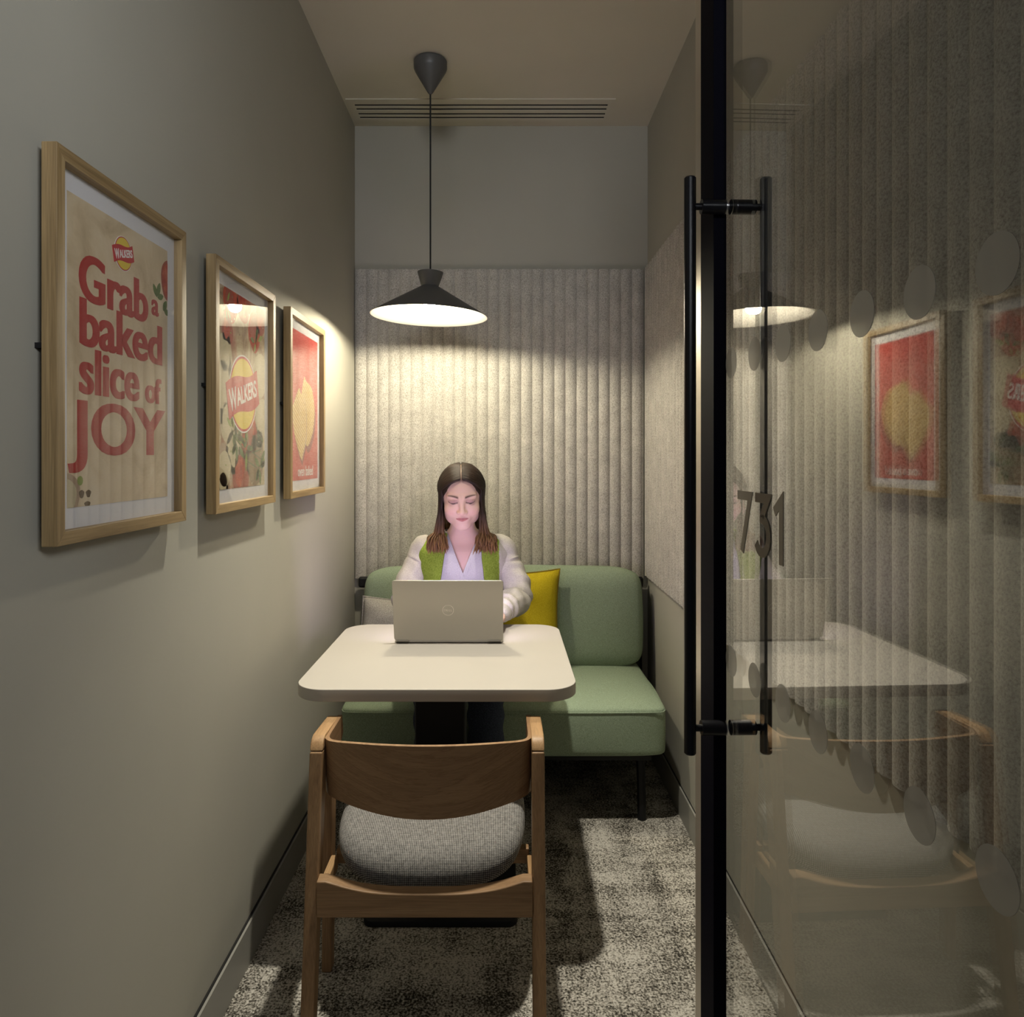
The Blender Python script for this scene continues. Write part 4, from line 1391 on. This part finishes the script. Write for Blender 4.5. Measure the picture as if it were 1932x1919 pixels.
# ---- shirt: a torso shell with a V opening at the neck
def shell(rows, grow, opening, name, mats, thick, mi_fn=None, n=260, wr=0.0, seed=0):
    """torso surface open at the front between opening(z) = (left x, right x) measured from the body's middle"""
    b = MB()
    rings = []
    e = 2 / 2.35
    for z, w, d, cy in rows:
        w, d = w + grow, d + grow
        xl, xr = opening(z)
        ar = -math.acos(max(-1, min(1, math.copysign((abs(xr) / w) ** (1 / e), xr))))
        al = PI + math.acos(max(-1, min(1, math.copysign((abs(xl) / w) ** (1 / e), -xl))))
        ring = []
        for k in range(n + 1):
            a = ar + (al - ar) * k / n
            c, s_ = math.cos(a), math.sin(a)
            x, y = w * math.copysign(abs(c) ** e, c), d * math.copysign(abs(s_) ** e, s_)
            v = Vector((x, y, 0)).normalized()
            kk = wr * noise.noise(Vector((x * 14 + seed, y * 14, z * 11))) + wr * 0.6 * noise.noise(Vector((x * 34 + seed, y * 30, z * 24)))
            ring.append((BX + x + v.x * kk, cy + y + v.y * kk, z))
        rings.append(ring)
    for i in range(len(rings) - 1):
        for k in range(n):
            q = [rings[i][k], rings[i][k + 1], rings[i + 1][k + 1], rings[i + 1][k]]
            c = [sum(p[a] for p in q) / 4 for a in range(3)]
            b.add(q, [(0, 1, 2, 3)], mi_fn(c) if mi_fn else 0)
    o = b.build(name, mats, None, smooth=True, auto=math.radians(80), merge=True)
    sd = o.modifiers.new('thickness', 'SOLIDIFY'); sd.thickness = thick; sd.offset = 1
    return o
fine = catmull(TORSO, 3)
FZ = [r[0] for r in fine]
def torso_at(z):
    return [float(np.interp(z, FZ, [r[k] for r in fine])) for k in (1, 2, 3)]
rows = [r for r in fine if 0.44 < r[0] < 1.050]
VB = 0.892
def v_open(z):
    h = max(0.0, (z - VB) * 0.40)
    return (0.004 - h - 0.0005, 0.004 + h + 0.0005)
clothe(shell(rows, 0.002, v_open, 'shirt', M['shirt'], 0.004, wr=0.004))
# V placket edge, its left side running on below the V
b = MB()
for s_, z0 in ((-1, VB - 0.045), (1, VB - 0.004)):
    L, R = [], []
    for k in range(22):
        z = z0 + (1.042 - z0) * k / 21
        w, d, cy = torso_at(z)
        w += 0.002; d += 0.002
        rel = 0.004 + s_ * (z - VB) * 0.40
        out = []
        for off in (-0.001, 0.015):
            x = rel + s_ * off
            u = min(0.999, abs(x) / w)
            y = cy - d * (1 - u ** 2.35) ** (1 / 2.35)
            out.append((BX + x, y, z))
        L.append(out[0]); R.append(out[1])
    t1, t0 = (0.0075, 0.001) if s_ < 0 else (0.0060, 0.001)
    b.loft([[(L[k][0], L[k][1] - t1, L[k][2]), (R[k][0], R[k][1] - t1, R[k][2]), (R[k][0], R[k][1] - t0, R[k][2]), (L[k][0], L[k][1] - t0, L[k][2])] for k in range(22)])
clothe(b.build('collar', M['shirt'], None, smooth=True))
# ---- jacket: green body open at the front, cream sleeves
jr = [r for r in fine if 0.50 < r[0] < 1.044]
def j_open(z):
    t = max(0.0, z - 0.86)
    return (-0.080 + 0.13 * t, 0.086 - 0.11 * t)
clothe(shell(jr, 0.011, j_open, 'jacket_body', [M['green_fleece'], M['cream_knit']], 0.009,
             mi_fn=lambda c: 1 if (c[0] - BX > 0.138 or c[0] - BX < -0.172) else 0, wr=0.006, seed=3))
def sleeve(i):
    s = -1 if i == 0 else 1
    S_, E_, W_ = Vector(SH[i]), Vector(EL[i]), Vector(WR[i])
    # arc-like path with the elbow rounded off
    ctl = [(S_.x - s * (0.026 if s < 0 else 0.045), S_.y, S_.z + 0.006, 0.048), (S_.x - s * 0.010, S_.y - 0.002, S_.z - 0.002, 0.056), (S_.x + s * 0.010, S_.y - 0.01, S_.z - 0.055, 0.056),
           ((S_.x + E_.x) / 2 + s * 0.012, (S_.y + E_.y) / 2, (S_.z + E_.z) / 2 - 0.01, 0.054), (E_.x + s * 0.004, E_.y + 0.004, E_.z + 0.025, 0.055), (E_.x + s * 0.0, E_.y - 0.018, E_.z - 0.006, 0.055),
           ((E_.x + W_.x) / 2 + s * 0.006, (E_.y + W_.y) / 2, 0.792, 0.049), (W_.x * 0.8 + E_.x * 0.2, W_.y + 0.045, 0.786, 0.042), (W_.x + s * 0.0, W_.y + 0.012, 0.779, 0.034)]
    q = catmull(ctl, 12)
    b = MB()
    pts = [Vector(p[:3]) for p in q]
    n = 40
    ref = None
    rings = []
    for k, p in enumerate(pts):
        t = (pts[min(k + 1, len(pts) - 1)] - pts[max(k - 1, 0)]).normalized()
        a = Vector((0, -1, 0)) if ref is None else ref
        ref = (a - t * a.dot(t)).normalized()
        c = t.cross(ref)
        f = k / (len(pts) - 1)
        amp = 0.0015 + 0.0065 * math.exp(-((f - 0.66) / 0.26) ** 2)
        ring = []
        for j in range(n):
            an = 2 * PI * j / n
            dv = ref * math.cos(an) + c * math.sin(an)
            w = amp * math.sin(f * 62 + 1.7 * math.sin(an + i) + 2.0 * noise.noise(Vector((f * 7, an * 0.8, i * 5.0)))) * (0.55 + 0.45 * math.sin(an * 1.0 + f * 9))
            w += 0.005 * noise.noise(Vector((dv.x * 2 + i * 7, dv.z * 2, f * 10)))
            pp_ = p + dv * (q[k][3] + w)
            if pp_.z < 0.7335 and pp_.y < 2.70: pp_.z = 0.7335
            ring.append(tuple(pp_))
        rings.append(ring)
    b.loft(rings, 0)
    # ribbed cuff
    ctl = [(W_.x + s * 0.002, W_.y + 0.022, 0.779, 0.036), (W_.x + s * 0.0, W_.y + 0.008, 0.778, 0.0345), (W_.x - s * 0.004, W_.y - 0.010, 0.776, 0.031), (W_.x - s * 0.006, W_.y - 0.013, 0.7755, 0.027)]
    limb(b, ctl, 24, 4)
    return clothe(b.build('sleeve', M['cream_knit'], None, smooth=True, auto=math.radians(75)))
sleeve(0); sleeve(1)
# ---- jeans and shoes
b = MB()
for i, s in ((0, -1), (1, 1)):
    lx = LEGX[i]
    q = catmull([(BX + s * 0.072, 3.08, 0.520, 0.083), (BX + s * 0.083, 2.95, 0.522, 0.086), (lx, 2.76, 0.522, 0.077), (lx, 2.60, 0.515, 0.066), (lx, 2.545, 0.470, 0.063),
                 (lx, 2.570, 0.34, 0.062), (lx, 2.60, 0.20, 0.056), (lx, 2.605, 0.10, 0.054)], 10)
    pts = [p[:3] for p in q]
    rad = [p[3] + 0.003 * math.sin(k * 0.9 + i) * (1 if 20 < k < 62 else 0.3) for k, p in enumerate(q)]
    b.tube(pts, rad, 28)
rr_ = [r for r in fine if 0.44 < r[0] < 0.60]
b.loft([torso_ring(r, 0.006, 40) for r in rr_])
clothe(b.build('jeans', M['denim'], None, smooth=True, auto=math.radians(80)))
for i, s in ((0, -1), (1, 1)):
    lx = LEGX[i]
    b = MB()
    rings = []
    for y, w, h in ((2.665, 0.026, 0.06), (2.655, 0.034, 0.075), (2.61, 0.038, 0.095), (2.56, 0.040, 0.085), (2.51, 0.044, 0.066), (2.46, 0.044, 0.055), (2.43, 0.034, 0.046), (2.42, 0.018, 0.034)):
        rings.append([(lx + w * math.copysign(abs(math.cos(2 * PI * k / 20)) ** 0.8, math.cos(2 * PI * k / 20)), y, 0.001 + h * 0.5 * (1 + math.copysign(abs(math.sin(2 * PI * k / 20)) ** 0.7, math.sin(2 * PI * k / 20)))) for k in range(20)])
    b.loft(rings)
    clothe(b.build('shoe', M['shoe'], None, smooth=True, auto=math.radians(60)))

# ---- hair: cap over the skull plus long locks falling to the chest
hair = MB()
hcol = []
rs = random.Random(12)
def hair_rad(dirv):
    """distance from the head centre to the hair surface along a direction (head space)"""
    P = np.array(dirv, float)
    P = P / np.linalg.norm(P)
    lo_, hi_ = 0.02, 0.16
    for _ in range(18):
        m_ = (lo_ + hi_) / 2
        if ell((HC + P * m_)[None, :], (0, -0.014, 0.036), (0.0735, 0.093, 0.088))[0] < 0: lo_ = m_
        else: hi_ = m_
    return lo_
HC = np.array((0, -0.012, 0.030))
def on_skull(az, elv, off):
    """az: 0 = front, +90 = right side; elv: angle from straight up"""
    d = np.array((math.sin(elv) * math.sin(az), math.sin(elv) * math.cos(az), math.cos(elv)))
    r = hair_rad(d) + off
    return HC + d * r
# cap
ncap_a, ncap_e = 64, 22
rings = []
for e_ in range(ncap_e + 1):
    ring = []
    for a_ in range(ncap_a):
        az = 2 * PI * a_ / ncap_a
        a_front = abs(((az + PI) % (2 * PI)) - PI)         # 0 at front .. pi at back
        lim = math.radians(50) + (math.radians(128) - math.radians(50)) * min(1.0, max(0.0, (a_front - math.radians(22)) / math.radians(60))) ** 0.9
        lim = min(lim, math.radians(122))
        el_ = 0.02 + (lim - 0.02) * e_ / ncap_e
        part = math.exp(-((math.sin(az) * math.sin(el_)) / 0.05) ** 2)
        off = 0.0110 * (1 - 0.20 * part) * (1 - 0.55 * (e_ / ncap_e) ** 6)
        ring.append(on_skull(az, el_, off))
    rings.append([tuple(p) for p in head2world(np.array(ring))])
hair.loft(rings, 0)
def lock(pts, r0, r1, flat=0.55):
    q = catmull([tuple(p) for p in pts], 5)
    L = len(q)
    rad = []
    for k in range(L):
        t = k / (L - 1)
        rad.append((r0 + (r1 - r0) * t) * (1 if t < 0.9 else max(0.12, 1 - ((t - 0.9) / 0.1) ** 1.5)))
    hair.tube(q, rad, 7, 0)
for s in (-1, 1):
    for i in range(300):
        u = rs.random()                       # 0 = front hairline .. 1 = crown and back
        az0 = math.radians(4 + 172 * u)       # where the lock starts along the parting
        el0 = math.radians(46) * (1 - u * 2) if u < 0.5 else math.radians(70) * (u - 0.5) * 2
        azm = math.radians(58 + 88 * u + rs.uniform(-7, 7))
        e2 = math.radians(74 + 8 * rs.random())
        def dirv(az, el): return Vector((math.sin(el) * math.sin(az), math.sin(el) * math.cos(az), math.cos(el)))
        da = dirv(0 if u < 0.5 else PI, abs(el0)); da = (da + Vector((s * 0.034, 0, 0))).normalized()
        db = dirv(s * azm, e2)
        sk = []
        for q_ in range(5):
            dq = da.slerp(db, q_ / 4)
            az_, el_ = math.atan2(dq.x, dq.y), math.acos(max(-1, min(1, dq.z)))
            sk.append(on_skull(az_, el_, 0.0105 + 0.003 * rs.random() * (q_ > 0)))
        sk.append(on_skull(s * (azm + math.radians(3)), math.radians(100 + 6 * rs.random()), 0.006 + 0.007 * rs.random()))
        W_ = [Vector(p) for p in head2world(np.array(sk))]
        side = HX + s * (0.0865 + 0.010 * rs.uniform(-1, 1))
        if u < 0.72:                          # falls in front of the shoulder
            t = u / 0.72
            zend = 0.985 + rs.uniform(-0.018, 0.022) + 0.012 * t
            spread = rs.uniform(-1, 1)
            xe = HX + s * (0.086 + 0.036 * spread + 0.010 * t)
            ye = 2.800 - 0.012 + 0.022 * rs.uniform(-1, 1) - 0.014 * abs(spread) + 0.02 * t
            d1 = Vector((HX + s * (0.080 + 0.010 * spread), 2.782 + 0.040 * t + rs.uniform(-0.006, 0.006), 1.115))
            d2 = Vector((HX + s * (0.086 + 0.018 * spread), 2.792 + 0.032 * t + rs.uniform(-0.008, 0.008), 1.055))
            d3 = Vector((xe + s * 0.002, ye, zend + 0.028))
            d4 = Vector((xe + s * rs.uniform(-0.010, 0.012), ye - 0.003, zend))
            lock(W_ + [d1, d2, d3, d4], 0.0040, 0.0026)
        else:                                 # falls behind the neck
            zend = 1.02 + rs.uniform(-0.02, 0.02)
            xe = HX + s * rs.uniform(0.01, 0.085)
            d1 = Vector((xe * 1.0, 2.925, 1.12)); d2 = Vector((xe, 2.965, zend))
            lock(W_ + [d1, d2], 0.0075, 0.006)
ho = hair.build('hair', M['hair'], None, smooth=True, auto=math.radians(85))
me = ho.data
nv = len(me.vertices)
co = np.empty(nv * 3); me.vertices.foreach_get('co', co); co = co.reshape(-1, 3)
t = np.clip((1.13 - co[:, 2]) / 0.15, 0, 1)[:, None]
jit = np.array([noise.noise(Vector((c[0] * 160, c[1] * 60, c[2] * 10))) for c in co])[:, None]
hc = np.array((0.021, 0.011, 0.006)) * (1 - t) + np.array((0.165, 0.082, 0.030)) * t
hc = np.clip(hc * (1 + 0.45 * jit), 0.004, 1)
hh = (np.c_[co, np.ones(nv)] @ IA.T)[:, :3]
scalp = (np.abs(hh[:, 0]) < 0.0016) & (-hh[:, 1] > -0.02) & (hh[:, 2] > 0.06)
hc[scalp] = (0.24, 0.155, 0.11)
ca = me.color_attributes.new('Col', 'FLOAT_COLOR', 'POINT')
ca.data.foreach_set('color', np.c_[hc, np.ones(nv)].astype(np.float32).ravel())
clothe(ho)
